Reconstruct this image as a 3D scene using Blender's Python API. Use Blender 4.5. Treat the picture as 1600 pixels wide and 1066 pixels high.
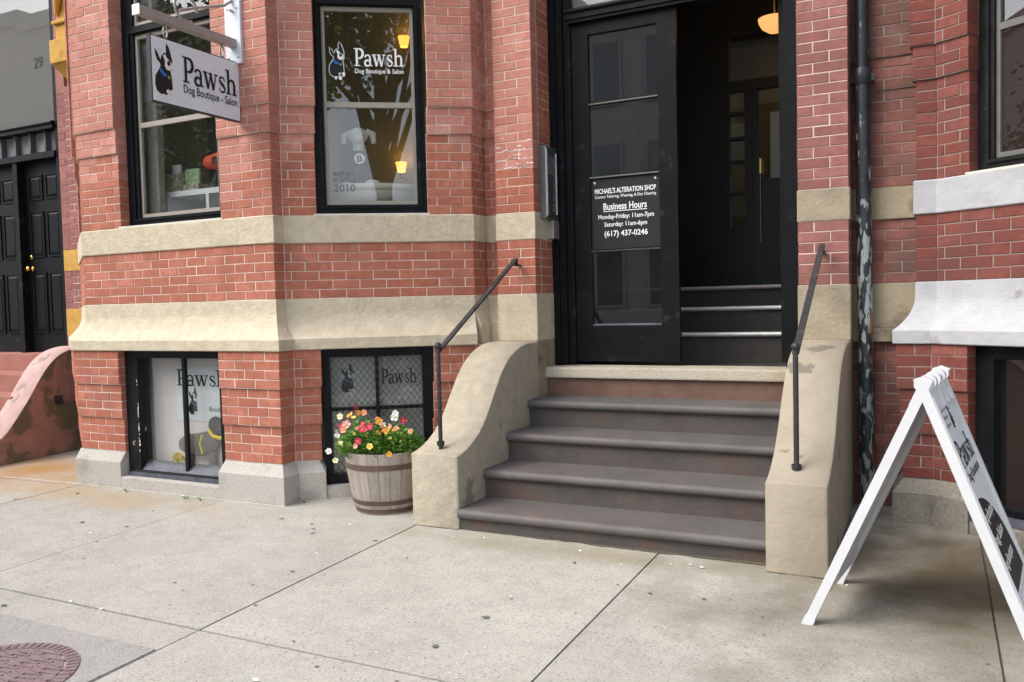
import bpy, bmesh, math, random
from mathutils import Vector, Matrix
random.seed(7)
S = bpy.context.scene
for o in list(bpy.data.objects): bpy.data.objects.remove(o, do_unlink=True)
COL = S.collection

# ------------------------------------------------------------------ camera
CP = Vector((2.7484, -5.8942, 1.4193))
CR = Vector((0.89338213, 0.44864424, -0.02422214))
CU = Vector((0.00183309, 0.05027106, 0.99873393))
CF = Vector((-0.4492939, 0.89229545, -0.04408886))
FPX = 1315.32
cam = bpy.data.cameras.new('camera'); camo = bpy.data.objects.new('camera', cam); COL.objects.link(camo)
camo.matrix_world = Matrix(((CR.x, CU.x, -CF.x, CP.x), (CR.y, CU.y, -CF.y, CP.y), (CR.z, CU.z, -CF.z, CP.z), (0, 0, 0, 1)))
cam.sensor_width = 36; cam.lens = 36 * FPX / 1600; cam.clip_start = 0.05; cam.clip_end = 500
S.camera = camo
def proj(p):
    d = Vector(p) - CP; D = d.dot(CF)
    if D < .1: return (-9999, -9999)
    return (800 + FPX * d.dot(CR) / D, 533 - FPX * d.dot(CU) / D)

# ------------------------------------------------------------------ light
SUN_FROM = Vector((-0.58, -0.62, 0.92)).normalized()
w = bpy.data.worlds.new('World'); S.world = w; w.use_nodes = True
nt = w.node_tree; nt.nodes.clear()
sky = nt.nodes.new('ShaderNodeTexSky'); sky.sky_type = 'NISHITA'; sky.sun_disc = False
sky.sun_elevation = math.asin(SUN_FROM.z); sky.sun_rotation = math.atan2(SUN_FROM.x, SUN_FROM.y)
sky.dust_density = 3.0; sky.air_density = 1.0; sky.ozone_density = 1.0
hs = nt.nodes.new('ShaderNodeHueSaturation'); hs.inputs['Saturation'].default_value = 0.5
bg = nt.nodes.new('ShaderNodeBackground'); bg.inputs[1].default_value = 0.15
wo = nt.nodes.new('ShaderNodeOutputWorld')
nt.links.new(sky.outputs[0], hs.inputs['Color']); nt.links.new(hs.outputs[0], bg.inputs[0]); nt.links.new(bg.outputs[0], wo.inputs[0])
sl = bpy.data.lights.new('sun', 'SUN'); sl.energy = 0.75; sl.angle = math.radians(45); sl.color = (1, .95, .88)
so = bpy.data.objects.new('sun', sl); COL.objects.link(so); so.rotation_euler = SUN_FROM.to_track_quat('Z', 'Y').to_euler()
S.view_settings.view_transform = 'Standard'; S.view_settings.look = 'None'
S.view_settings.exposure = 1.4; S.view_settings.gamma = 1; S.view_settings.use_curve_mapping = False
S.render.engine = 'CYCLES'; S.cycles.max_bounces = 8; S.cycles.transparent_max_bounces = 12

# ------------------------------------------------------------------ materials
def mat(name, c1, c2=None, scale=6.0, rough=0.8, spec=0.3, bump=0.0, bscale=60.0, detail=6, metal=0.0,
        c3=None, s3=2.0, t3=(0.6, 0.66), stretch=None, coat=0.0, objrand=0.0):
    """noise-mixed colours c1/c2, optional third colour c3 in sharp-edged patches (peeling, stains)"""
    m = bpy.data.materials.new(name); m.use_nodes = True; N = m.node_tree.nodes; L = m.node_tree.links
    b = N['Principled BSDF']; b.inputs['Roughness'].default_value = rough; b.inputs['Specular IOR Level'].default_value = spec
    b.inputs['Metallic'].default_value = metal; b.inputs['Coat Weight'].default_value = coat
    geo = N.new('ShaderNodeNewGeometry'); vec = geo.outputs['Position']
    if stretch:
        mp = N.new('ShaderNodeMapping'); mp.inputs['Scale'].default_value = stretch; L.new(vec, mp.inputs[0]); vec = mp.outputs[0]
    col = None
    if c2 is not None:
        n = N.new('ShaderNodeTexNoise'); n.inputs['Scale'].default_value = scale; n.inputs['Detail'].default_value = detail; n.inputs['Roughness'].default_value = .62
        L.new(vec, n.inputs['Vector'])
        r = N.new('ShaderNodeValToRGB'); r.color_ramp.elements[0].position = .32; r.color_ramp.elements[1].position = .68
        r.color_ramp.elements[0].color = (*c1, 1); r.color_ramp.elements[1].color = (*c2, 1); L.new(n.outputs[0], r.inputs[0]); col = r.outputs[0]
    if c3 is not None:
        n = N.new('ShaderNodeTexNoise'); n.inputs['Scale'].default_value = s3; n.inputs['Detail'].default_value = 8; n.inputs['Roughness'].default_value = .6
        L.new(vec, n.inputs['Vector'])
        r = N.new('ShaderNodeValToRGB'); r.color_ramp.elements[0].position = t3[0]; r.color_ramp.elements[1].position = t3[1]
        r.color_ramp.elements[0].color = (0, 0, 0, 1); r.color_ramp.elements[1].color = (1, 1, 1, 1); L.new(n.outputs[0], r.inputs[0])
        mx = N.new('ShaderNodeMixRGB'); L.new(r.outputs[0], mx.inputs[0])
        if col: L.new(col, mx.inputs[1])
        else: mx.inputs[1].default_value = (*c1, 1)
        mx.inputs[2].default_value = (*c3, 1); col = mx.outputs[0]
    if objrand:
        oi = N.new('ShaderNodeObjectInfo'); mr = N.new('ShaderNodeMapRange'); mr.inputs[3].default_value = 1 - objrand; mr.inputs[4].default_value = 1 + objrand
        L.new(oi.outputs['Random'], mr.inputs[0]); h = N.new('ShaderNodeHueSaturation'); L.new(mr.outputs[0], h.inputs['Value'])
        if col: L.new(col, h.inputs['Color'])
        else: h.inputs['Color'].default_value = (*c1, 1)
        col = h.outputs[0]
    if col: L.new(col, b.inputs['Base Color'])
    else: b.inputs['Base Color'].default_value = (*c1, 1)
    if bump:
        n = N.new('ShaderNodeTexNoise'); n.inputs['Scale'].default_value = bscale; n.inputs['Detail'].default_value = 5
        L.new(vec, n.inputs['Vector'])
        bp = N.new('ShaderNodeBump'); bp.inputs['Strength'].default_value = bump; bp.inputs['Distance'].default_value = .01
        L.new(n.outputs[0], bp.inputs['Height']); L.new(bp.outputs[0], b.inputs['Normal'])
    return m

def brick_mat(name, lo, mid, hi, chalk=0.60, chalkc=(.55, .42, .36), soot=None):
    m = bpy.data.materials.new(name); m.use_nodes = True; N = m.node_tree.nodes; L = m.node_tree.links; b = N['Principled BSDF']
    b.inputs['Roughness'].default_value = .82; b.inputs['Specular IOR Level'].default_value = .25
    oi = N.new('ShaderNodeObjectInfo'); g = N.new('ShaderNodeNewGeometry')
    ad = N.new('ShaderNodeMath'); ad.operation = 'ADD'; L.new(oi.outputs['Random'], ad.inputs[0]); L.new(g.outputs['Random Per Island'], ad.inputs[1])
    fr = N.new('ShaderNodeMath'); fr.operation = 'FRACT'; L.new(ad.outputs[0], fr.inputs[0])
    r = N.new('ShaderNodeValToRGB'); e = r.color_ramp.elements; e[0].position = 0; e[0].color = (*lo, 1); e[1].position = 1; e[1].color = (*hi, 1)
    k = e.new(.5); k.color = (*mid, 1); k = e.new(.12); k.color = tuple(.5 * (a + c) for a, c in zip(lo, mid)) + (1,)
    L.new(fr.outputs[0], r.inputs[0])
    n = N.new('ShaderNodeTexNoise'); n.inputs['Scale'].default_value = 22; n.inputs['Detail'].default_value = 7; L.new(g.outputs['Position'], n.inputs['Vector'])
    h = N.new('ShaderNodeHueSaturation'); mr = N.new('ShaderNodeMapRange'); mr.inputs[1].default_value = .3; mr.inputs[2].default_value = .7; mr.inputs[3].default_value = .82; mr.inputs[4].default_value = 1.16
    L.new(n.outputs[0], mr.inputs[0]); L.new(mr.outputs[0], h.inputs['Value']); L.new(r.outputs[0], h.inputs['Color'])
    # chalky efflorescence in patches
    n2 = N.new('ShaderNodeTexNoise'); n2.inputs['Scale'].default_value = 2.3; n2.inputs['Detail'].default_value = 10; n2.inputs['Roughness'].default_value = .72; L.new(g.outputs['Position'], n2.inputs['Vector'])
    r2 = N.new('ShaderNodeValToRGB'); r2.color_ramp.elements[0].position = chalk; r2.color_ramp.elements[1].position = chalk + .16; r2.color_ramp.elements[1].color = (.6, .6, .6, 1)
    r2.color_ramp.elements[0].color = (0, 0, 0, 1); L.new(n2.outputs[0], r2.inputs[0])
    mx = N.new('ShaderNodeMixRGB'); L.new(r2.outputs[0], mx.inputs[0]); L.new(h.outputs[0], mx.inputs[1]); mx.inputs[2].default_value = (*chalkc, 1)
    out = mx.outputs[0]
    if soot:
        n3 = N.new('ShaderNodeTexNoise'); n3.inputs['Scale'].default_value = 3.5; n3.inputs['Detail'].default_value = 6; L.new(g.outputs['Position'], n3.inputs['Vector'])
        r3 = N.new('ShaderNodeValToRGB'); r3.color_ramp.elements[0].position = .42; r3.color_ramp.elements[1].position = .72; L.new(n3.outputs[0], r3.inputs[0])
        m3 = N.new('ShaderNodeMixRGB'); L.new(r3.outputs[0], m3.inputs[0]); L.new(out, m3.inputs[1]); m3.inputs[2].default_value = (*soot, 1); out = m3.outputs[0]
    L.new(out, b.inputs['Base Color'])
    nb = N.new('ShaderNodeTexNoise'); nb.inputs['Scale'].default_value = 90; nb.inputs['Detail'].default_value = 4; L.new(g.outputs['Position'], nb.inputs['Vector'])
    bp = N.new('ShaderNodeBump'); bp.inputs['Strength'].default_value = .25; bp.inputs['Distance'].default_value = .006; L.new(nb.outputs[0], bp.inputs['Height']); L.new(bp.outputs[0], b.inputs['Normal'])
    return m

def glass_mat(name, ior=1.75, tint=(1, 1, 1), dirt=0.03):
    m = bpy.data.materials.new(name); m.use_nodes = True; N = m.node_tree.nodes; L = m.node_tree.links; N.clear()
    o = N.new('ShaderNodeOutputMaterial'); t = N.new('ShaderNodeBsdfTransparent'); t.inputs[0].default_value = (*tint, 1)
    g = N.new('ShaderNodeBsdfGlossy'); g.inputs['Roughness'].default_value = .004; f = N.new('ShaderNodeFresnel'); f.inputs[0].default_value = ior
    d = N.new('ShaderNodeBsdfDiffuse'); d.inputs[0].default_value = (.6, .6, .58, 1)
    mx0 = N.new('ShaderNodeMixShader'); mx0.inputs[0].default_value = dirt; L.new(t.outputs[0], mx0.inputs[1]); L.new(d.outputs[0], mx0.inputs[2])
    mx = N.new('ShaderNodeMixShader'); L.new(f.outputs[0], mx.inputs[0]); L.new(mx0.outputs[0], mx.inputs[1]); L.new(g.outputs[0], mx.inputs[2]); L.new(mx.outputs[0], o.inputs[0])
    ge = N.new('ShaderNodeNewGeometry'); mr = N.new('ShaderNodeMapRange'); mr.inputs[3].default_value = ior; mr.inputs[4].default_value = 1 / ior   # same reflectance from either side of the thin pane
    L.new(ge.outputs['Backfacing'], mr.inputs[0]); L.new(mr.outputs[0], f.inputs[0])
    return m

def emis(name, col, st, base=(.8, .6, .3)):
    m = bpy.data.materials.new(name); m.use_nodes = True; b = m.node_tree.nodes['Principled BSDF']
    b.inputs['Base Color'].default_value = (*base, 1); b.inputs['Emission Color'].default_value = (*col, 1); b.inputs['Emission Strength'].default_value = st
    return m

M = {}
M['brick'] = brick_mat('brick_red', (.355, .118, .073), (.41, .145, .094), (.46, .178, .122), soot=(.31, .115, .08))
M['brick_pale'] = brick_mat('brick_pale', (.425, .172, .126), (.47, .198, .15), (.525, .238, .188), chalk=.54, chalkc=(.60, .45, .385), soot=(.39, .17, .13))  # paler brick set, used higher up the walls
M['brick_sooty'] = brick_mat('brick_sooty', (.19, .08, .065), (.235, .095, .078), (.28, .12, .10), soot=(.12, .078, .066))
M['brick_mauve'] = brick_mat('brick_mauve', (.245, .098, .085), (.285, .118, .102), (.325, .145, .13), soot=(.21, .095, .085))
M['brick_dark'] = brick_mat('brick_dark', (.155, .046, .036), (.195, .058, .045), (.235, .078, .062), chalk=.64, chalkc=(.40, .30, .26), soot=(.13, .05, .042))
M['mortar'] = mat('mortar', (.54, .43, .36), (.72, .61, .54), 5, .95, .1)
M['mortar_grey'] = mat('mortar_grey', (.20, .15, .135), (.36, .30, .265), 7, .95, .1)
M['tan'] = mat('painted_sandstone', (.455, .395, .29), (.575, .505, .385), 12, .85, .2, .7, 38, c3=(.42, .365, .275), s3=2.4, t3=(.58, .72))
M['tan_dim'] = mat('sandstone_dim', (.31, .265, .19), (.37, .32, .235), 6, .85, .2, .6, 40, c3=(.26, .22, .16), s3=2.6, t3=(.55, .7))  # darker tan for the right pier; its dimmer light is in the colour
M['tan_peel'] = mat('painted_sandstone_peeling', (.34, .30, .23), (.43, .385, .30), 11, .85, .2, .75, 34, c3=(.25, .215, .165), s3=3.0, t3=(.628, .645))
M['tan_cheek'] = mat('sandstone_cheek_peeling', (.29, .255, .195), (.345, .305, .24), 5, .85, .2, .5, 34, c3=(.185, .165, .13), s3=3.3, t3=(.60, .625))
M['tan_dirty'] = mat('sandstone_dirty', (.27, .225, .155), (.34, .285, .205), 4, .9, .2, .8, 25, c3=(.17, .14, .10), s3=3.5, t3=(.52, .66))
M['white_stone'] = mat('white_painted_stone', (.37, .375, .395), (.45, .455, .475), 8, .75, .3, .5, 26, c3=(.29, .285, .28), s3=5, t3=(.62, .68))
M['granite'] = mat('granite', (.36, .34, .31), (.50, .47, .43), 70, .85, .3, .5, 80, c3=(.30, .275, .24), s3=3.5, t3=(.52, .72))
M['granite_dirty'] = mat('granite_dirty', (.19, .175, .145), (.29, .27, .235), 60, .9, .3, .6, 70, c3=(.12, .11, .085), s3=5, t3=(.5, .7))
M['granite_sill'] = mat('granite_threshold', (.40, .36, .29), (.53, .48, .40), 60, .85, .3, .5, 80, c3=(.36, .29, .19), s3=2.5, t3=(.5, .75))
M['brownstone'] = mat('worn_brownstone', (.082, .078, .077), (.122, .114, .111), 3.2, .62, .4, .35, 60, c3=(.14, .11, .10), s3=2.2, t3=(.48, .74))
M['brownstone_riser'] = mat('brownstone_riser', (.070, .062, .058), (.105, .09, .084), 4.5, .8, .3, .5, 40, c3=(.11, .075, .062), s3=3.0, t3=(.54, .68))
M['red_stone'] = mat('red_stone', (.13, .075, .058), (.18, .11, .088), 6, .85, .2, .4, 40)
M['black'] = mat('black_gloss_paint', (.006, .0068, .008), (.010, .011, .013), 9, .42, .12, .10, 40, c3=(.032, .034, .038), s3=9, t3=(.62, .72))
M['black_chip'] = mat('black_chipped_paint', (.007, .0075, .0075), (.014, .015, .016), 9, .42, .15, .3, 40, c3=(.30, .29, .26), s3=7, t3=(.685, .70))
M['black_sill'] = mat('weathered_black_sill', (.05, .055, .075), (.12, .13, .16), 7, .55, .4, .3, 30, c3=(.40, .39, .36), s3=10, t3=(.66, .69))
M['iron'] = mat('black_iron', (.018, .018, .02), (.035, .034, .036), 14, .5, .5, .3, 80, c3=(.09, .075, .065), s3=12, t3=(.6, .7))
M['sash'] = mat('taupe_sash', (.29, .265, .225), (.34, .31, .27), 8, .5, .4)
M['sash_dark'] = mat('grey_sash', (.10, .098, .09), (.15, .145, .135), 8, .5, .4)
M['glass'] = glass_mat('window_glass', 1.8, (.94, .95, .94), .008)
M['glass_dark'] = glass_mat('door_glass', 2.3, (.55, .57, .57), .003)
M['glass_pale'] = glass_mat('transom_glass', 2.0, (.62, .62, .60), .17)
M['olive'] = mat('olive_wall', (.22, .18, .055), (.27, .22, .075), 3, .8)
M['room_dark'] = mat('room_dark', (.045, .04, .033), (.07, .06, .05), 3, .85)
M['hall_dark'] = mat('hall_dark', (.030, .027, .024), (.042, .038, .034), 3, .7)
M['hall_tan'] = mat('hall_tan', (.34, .28, .16), (.40, .33, .20), 3, .8)
M['black_wood'] = mat('black_wood', (.008, .008, .008), (.015, .014, .013), 5, .5, .4)
M['carpet'] = mat('carpet', (.040, .038, .036), (.075, .07, .066), 120, .95, .1, .8, 150)
M['steel'] = mat('brushed_steel', (.50, .50, .50), (.62, .62, .62), 30, .32, .5, .15, 60, metal=1.0)
M['steel_dull'] = mat('dull_steel', (.36, .35, .33), (.46, .45, .43), 18, .5, .5, .3, 40, metal=.8)
M['grey_box'] = mat('grey_box', (.10, .10, .105), (.14, .14, .145), 10, .6)
M['white_plastic'] = mat('white_plastic', (.58, .59, .615), (.64, .65, .67), 4, .45, .5, .06, 60, c3=(.47, .46, .45), s3=12, t3=(.64, .74))
M['print_pale'] = mat('pale_print', (.60, .66, .66), (.64, .70, .70), 3, .5, .4)
M['print_black'] = mat('print_black', (.015, .015, .018), None, rough=.6)
M['print_grey'] = mat('print_grey', (.17, .18, .19), None, rough=.6)
M['print_white'] = mat('print_white', (.80, .81, .80), None, rough=.6)
M['print_blue'] = mat('print_blue', (.03, .16, .50), None, rough=.5)
M['print_green'] = mat('print_green', (.16, .32, .09), None, rough=.5)
M['sign_board'] = mat('grained_sign_board', (.70, .74, .81), (.82, .85, .90), 9, .6, .35, .5, 14, stretch=(1, 1.2, 14))
M['sign_edge'] = mat('sign_edge', (.03, .03, .035), None, rough=.5)
M['bracket'] = mat('taupe_metal', (.30, .265, .245), (.37, .33, .31), 12, .5, .5)
M['plate'] = mat('pale_blue_plate', (.56, .60, .68), (.62, .66, .73), 6, .5, .5)
M['ochre'] = mat('ochre_stone', (.46, .26, .055), (.56, .34, .09), 9, .8, .2, .5, 30, c3=(.40, .21, .04), s3=6, t3=(.6, .68))
M['pink_peel'] = mat('pink_peeling_paint', (.29, .14, .108), (.36, .195, .155), 7, .85, .2, .8, 26, c3=(.145, .115, .075), s3=3.2, t3=(.46, .54))
M['pink_top'] = mat('pale_pink_worn', (.42, .27, .25), (.50, .35, .33), 6, .85, .2, .5, 26, c3=(.26, .22, .19), s3=5, t3=(.57, .62))
M['pink'] = mat('pink_stone', (.30, .13, .10), (.37, .175, .14), 5, .8, .2, .4, 30)
M['brass'] = mat('brass', (.75, .50, .12), None, rough=.25, metal=1.0)
M['stave'] = mat('weathered_oak', (.33, .285, .245), (.44, .39, .345), 11, .8, .2, .5, 30, stretch=(3, 3, .35), c3=(.22, .17, .135), s3=8, t3=(.62, .72), objrand=.14)
M['hoop'] = mat('rusty_hoop', (.10, .065, .052), (.165, .105, .08), 9, .7, .4, .4, 50)
M['soil'] = mat('soil', (.035, .025, .017), (.06, .045, .03), 30, .95, .1, 1, 40)
M['leafy'] = mat('pansy_leaf', (.10, .24, .03), (.21, .40, .07), 25, .55, .4, objrand=.2)
M['stemg'] = mat('stem_green', (.12, .25, .04), None, rough=.6)
FL = {'orange': ((.75, .25, .05), (.85, .42, .06)), 'coral': ((.72, .20, .14), (.80, .36, .24)), 'red': ((.42, .02, .06), (.55, .04, .11)),
      'yellow': ((.80, .55, .07), (.85, .66, .2)), 'white': ((.80, .80, .76), (.86, .86, .82)), 'pale': ((.78, .74, .38), (.82, .80, .55)), 'pink': ((.70, .30, .27), (.78, .45, .40))}
for k, (a, b_) in FL.items(): M['fl_' + k] = mat('petal_' + k, a, b_, 60, .6, .3)
M['fl_eye'] = mat('petal_eye', (.75, .50, .03), None, rough=.6)
M['shelf'] = mat('white_shelf', (.76, .77, .80), None, rough=.5)
M['red_bag'] = mat('red_bag', (.70, .06, .025), (.78, .10, .04), 10, .5)
M['slab'] = None
M['foliage'] = mat('tree_leaf', (.06, .13, .025), (.12, .21, .05), 3, .6, .3)
M['bark'] = mat('bark', (.09, .07, .055), (.14, .115, .09), 6, .9, .1, .8, 20)
M['asphalt'] = mat('asphalt', (.045, .045, .047), (.065, .065, .066), 30, .9, .2)
M['far_wall'] = mat('far_stone', (.46, .42, .37), (.52, .48, .43), 2, .9)
M['far_trim'] = mat('far_trim', (.45, .42, .38), None, rough=.8)
M['mannequin'] = mat('plush_white', (.72, .70, .64), (.80, .78, .72), 30, .95, .1, .8, 120)
M['cloth_grey'] = mat('cloth_grey', (.035, .045, .045), (.06, .07, .07), 20, .9)
M['table'] = mat('table_top', (.55, .52, .47), (.62, .59, .54), 5, .6)
M['lamp_glow'] = emis('lamp_glow', (1, .48, .07), .75)
M['lamp_glow2'] = emis('pendant_glow', (1, .45, .15), .42, (.7, .4, .15))
M['board'] = mat('pinkish_board', (.76, .70, .70), (.80, .74, .74), 2, .8)
M['board_grey'] = mat('grey_board', (.50, .50, .49), (.56, .56, .55), 2, .8)
M['poster'] = mat('poster', (.76, .80, .85), None, rough=.6)
M['plush'] = mat('plush_grey', (.14, .125, .12), (.21, .19, .18), 40, .95, .1, .6, 100)
M['plush_head'] = mat('plush_head', (.05, .055, .06), (.09, .095, .1), 40, .9)
M['yellow'] = mat('yellow', (.80, .62, .02), None, rough=.7)
M['carved'] = mat('carved_wood', (.055, .045, .032), (.10, .08, .06), 14, .8, .2, 1.0, 20)
M['cast_iron'] = mat('cast_iron', (.17, .115, .12), (.235, .17, .17), 22, .75, .4, .3, 60)
M['gum'] = mat('old_gum', (.125, .12, .112), (.18, .172, .16), 40, .9)
M['caulk'] = mat('pale_caulk', (.62, .59, .52), (.72, .69, .62), 12, .9)
M['litter'] = mat('paper_litter', (.8, .8, .78), None, rough=.8)
M['pipe'] = mat('peeling_black_pipe', (.014, .016, .021), (.03, .034, .042), 8, .42, .5, .3, 40)
M['green_card'] = mat('green_card', (.16, .33, .12), (.42, .52, .38), 40, .7)
M['frieze'] = mat('grey_frieze', (.26, .25, .24), (.31, .30, .285), 5, .7)
M['frieze_bar'] = mat('slate_bar', (.10, .105, .125), None, rough=.6)
M['nosing'] = mat('aluminium_nosing', (.50, .51, .51), (.66, .67, .66), 14, .5, .5, .3, 30, metal=.25)
M['grime'] = mat('grime', (.085, .08, .06), (.14, .13, .095), 30, .95)
M['stripe'] = mat('cream_card', (.55, .5, .36), (.09, .08, .09), 26, .7)

def concrete(name, c1, c2, rust=False, wet=False):
    m = bpy.data.materials.new(name); m.use_nodes = True; N = m.node_tree.nodes; L = m.node_tree.links; b = N['Principled BSDF']; b.inputs['Roughness'].default_value = .9; b.inputs['Specular IOR Level'].default_value = .2
    g = N.new('ShaderNodeNewGeometry'); P = g.outputs['Position']
    def noise(sc, det=6, rg=.6):
        n = N.new('ShaderNodeTexNoise'); n.inputs['Scale'].default_value = sc; n.inputs['Detail'].default_value = det; n.inputs['Roughness'].default_value = rg; L.new(P, n.inputs['Vector']); return n.outputs[0]
    def ramp(src, p0, p1, a=(0, 0, 0), c=(1, 1, 1)):
        r = N.new('ShaderNodeValToRGB'); e = r.color_ramp.elements; e[0].position = p0; e[1].position = p1; e[0].color = (*a, 1); e[1].color = (*c, 1); L.new(src, r.inputs[0]); return r.outputs[0]
    def mix(f, a, c):
        x = N.new('ShaderNodeMixRGB'); L.new(f, x.inputs[0])
        for i, v in ((1, a), (2, c)):
            if isinstance(v, tuple): x.inputs[i].default_value = (*v, 1)
            else: L.new(v, x.inputs[i])
        return x.outputs[0]
    col = ramp(noise(1.1, 7, .65), .3, .7, c1, c2)
    col = mix(ramp(noise(7, 8, .7), .45, .75, (0, 0, 0), (.5, .5, .5)), col, tuple(.74 * v for v in c1))
    col = mix(ramp(noise(85, 3, .75), .55, .66), col, tuple(.52 * v for v in c1))          # dark aggregate grains
    col = mix(ramp(noise(70, 3, .75), .62, .70), col, tuple(min(.85, 1.5 * v) for v in c2))  # pale grains
    def stain(cx, cy, rx, ry, colr, amt, t=.45):
        mp = N.new('ShaderNodeMapping'); mp.inputs['Location'].default_value = (-cx / rx, -cy / ry, 0); mp.inputs['Scale'].default_value = (1 / rx, 1 / ry, 0); L.new(P, mp.inputs[0])
        ln = N.new('ShaderNodeVectorMath'); ln.operation = 'LENGTH'; L.new(mp.outputs[0], ln.inputs[0])
        nn = N.new('ShaderNodeMath'); nn.operation = 'MULTIPLY_ADD'; L.new(noise(2.2, 6), nn.inputs[0]); nn.inputs[1].default_value = 1.5; L.new(ln.outputs['Value'], nn.inputs[2])
        hf = N.new('ShaderNodeMath'); hf.operation = 'MULTIPLY'; hf.inputs[1].default_value = .5; L.new(nn.outputs[0], hf.inputs[0]); f = ramp(hf.outputs[0], .40, .90, (amt, amt, amt), (0, 0, 0)); return mix(f, col, colr)
    col = stain(-4.7, -.95, 1.5, .8, (.33, .185, .07), .95)
    col = stain(-3.4, -1.45, 1.7, .35, (.40, .285, .16), .7)
    col = stain(3.0, -1.25, 1.7, 1.7, (.12, .10, .064), .95)
    col = stain(3.1, -.7, 1.3, .9, (.10, .078, .05), .85)
    col = stain(.9, -1.42, 1.7, .22, (.25, .225, .15), .7)
    oi = N.new('ShaderNodeObjectInfo'); mr = N.new('ShaderNodeMapRange'); mr.inputs[3].default_value = .93; mr.inputs[4].default_value = 1.06; L.new(oi.outputs['Random'], mr.inputs[0]); hv = N.new('ShaderNodeHueSaturation'); L.new(mr.outputs[0], hv.inputs['Value']); L.new(col, hv.inputs['Color']); col = hv.outputs[0]
    L.new(col, b.inputs['Base Color'])
    bp = N.new('ShaderNodeBump'); bp.inputs['Strength'].default_value = .35; bp.inputs['Distance'].default_value = .004; L.new(noise(120, 5), bp.inputs['Height']); L.new(bp.outputs[0], b.inputs['Normal'])
    return m
M['slab'] = concrete('sidewalk_concrete', (.355, .342, .302), (.44, .425, .38))
M['patch'] = concrete('smooth_patch_concrete', (.285, .272, .26), (.345, .332, .315))
M['joint'] = mat('joint_dirt', (.09, .085, .075), (.15, .14, .125), 20, .95)

def pipe_paint():
    m = M['pipe']; N = m.node_tree.nodes; L = m.node_tree.links; b = N['Principled BSDF']
    src = b.inputs['Base Color'].links[0].from_socket
    g = N.new('ShaderNodeNewGeometry')
    def lay(src, sc, stz, t0, t1, col, z0, z1):
        mp = N.new('ShaderNodeMapping'); mp.inputs['Scale'].default_value = (1, 1, stz); L.new(g.outputs['Position'], mp.inputs[0])
        n = N.new('ShaderNodeTexNoise'); n.inputs['Scale'].default_value = sc; n.inputs['Detail'].default_value = 7; L.new(mp.outputs[0], n.inputs['Vector'])
        sx = N.new('ShaderNodeSeparateXYZ'); L.new(g.outputs['Position'], sx.inputs[0])
        mr = N.new('ShaderNodeMapRange'); mr.inputs[1].default_value = z0; mr.inputs[2].default_value = z1; mr.inputs[3].default_value = 0; mr.inputs[4].default_value = .14; L.new(sx.outputs[2], mr.inputs[0])
        a = N.new('ShaderNodeMath'); a.operation = 'ADD'; L.new(n.outputs[0], a.inputs[0]); L.new(mr.outputs[0], a.inputs[1])
        r = N.new('ShaderNodeValToRGB'); r.color_ramp.elements[0].position = t0; r.color_ramp.elements[1].position = t1; L.new(a.outputs[0], r.inputs[0])
        x = N.new('ShaderNodeMixRGB'); L.new(r.outputs[0], x.inputs[0]); L.new(src, x.inputs[1]); x.inputs[2].default_value = (*col, 1); return x.outputs[0]
    s1 = lay(src, 34, .28, .645, .67, (.27, .31, .31), 2.9, 1.6)
    s2 = lay(s1, 14, .4, .72, .78, (.20, .085, .03), 1.9, 1.2)
    L.new(s2, b.inputs['Base Color'])
pipe_paint()

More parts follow.
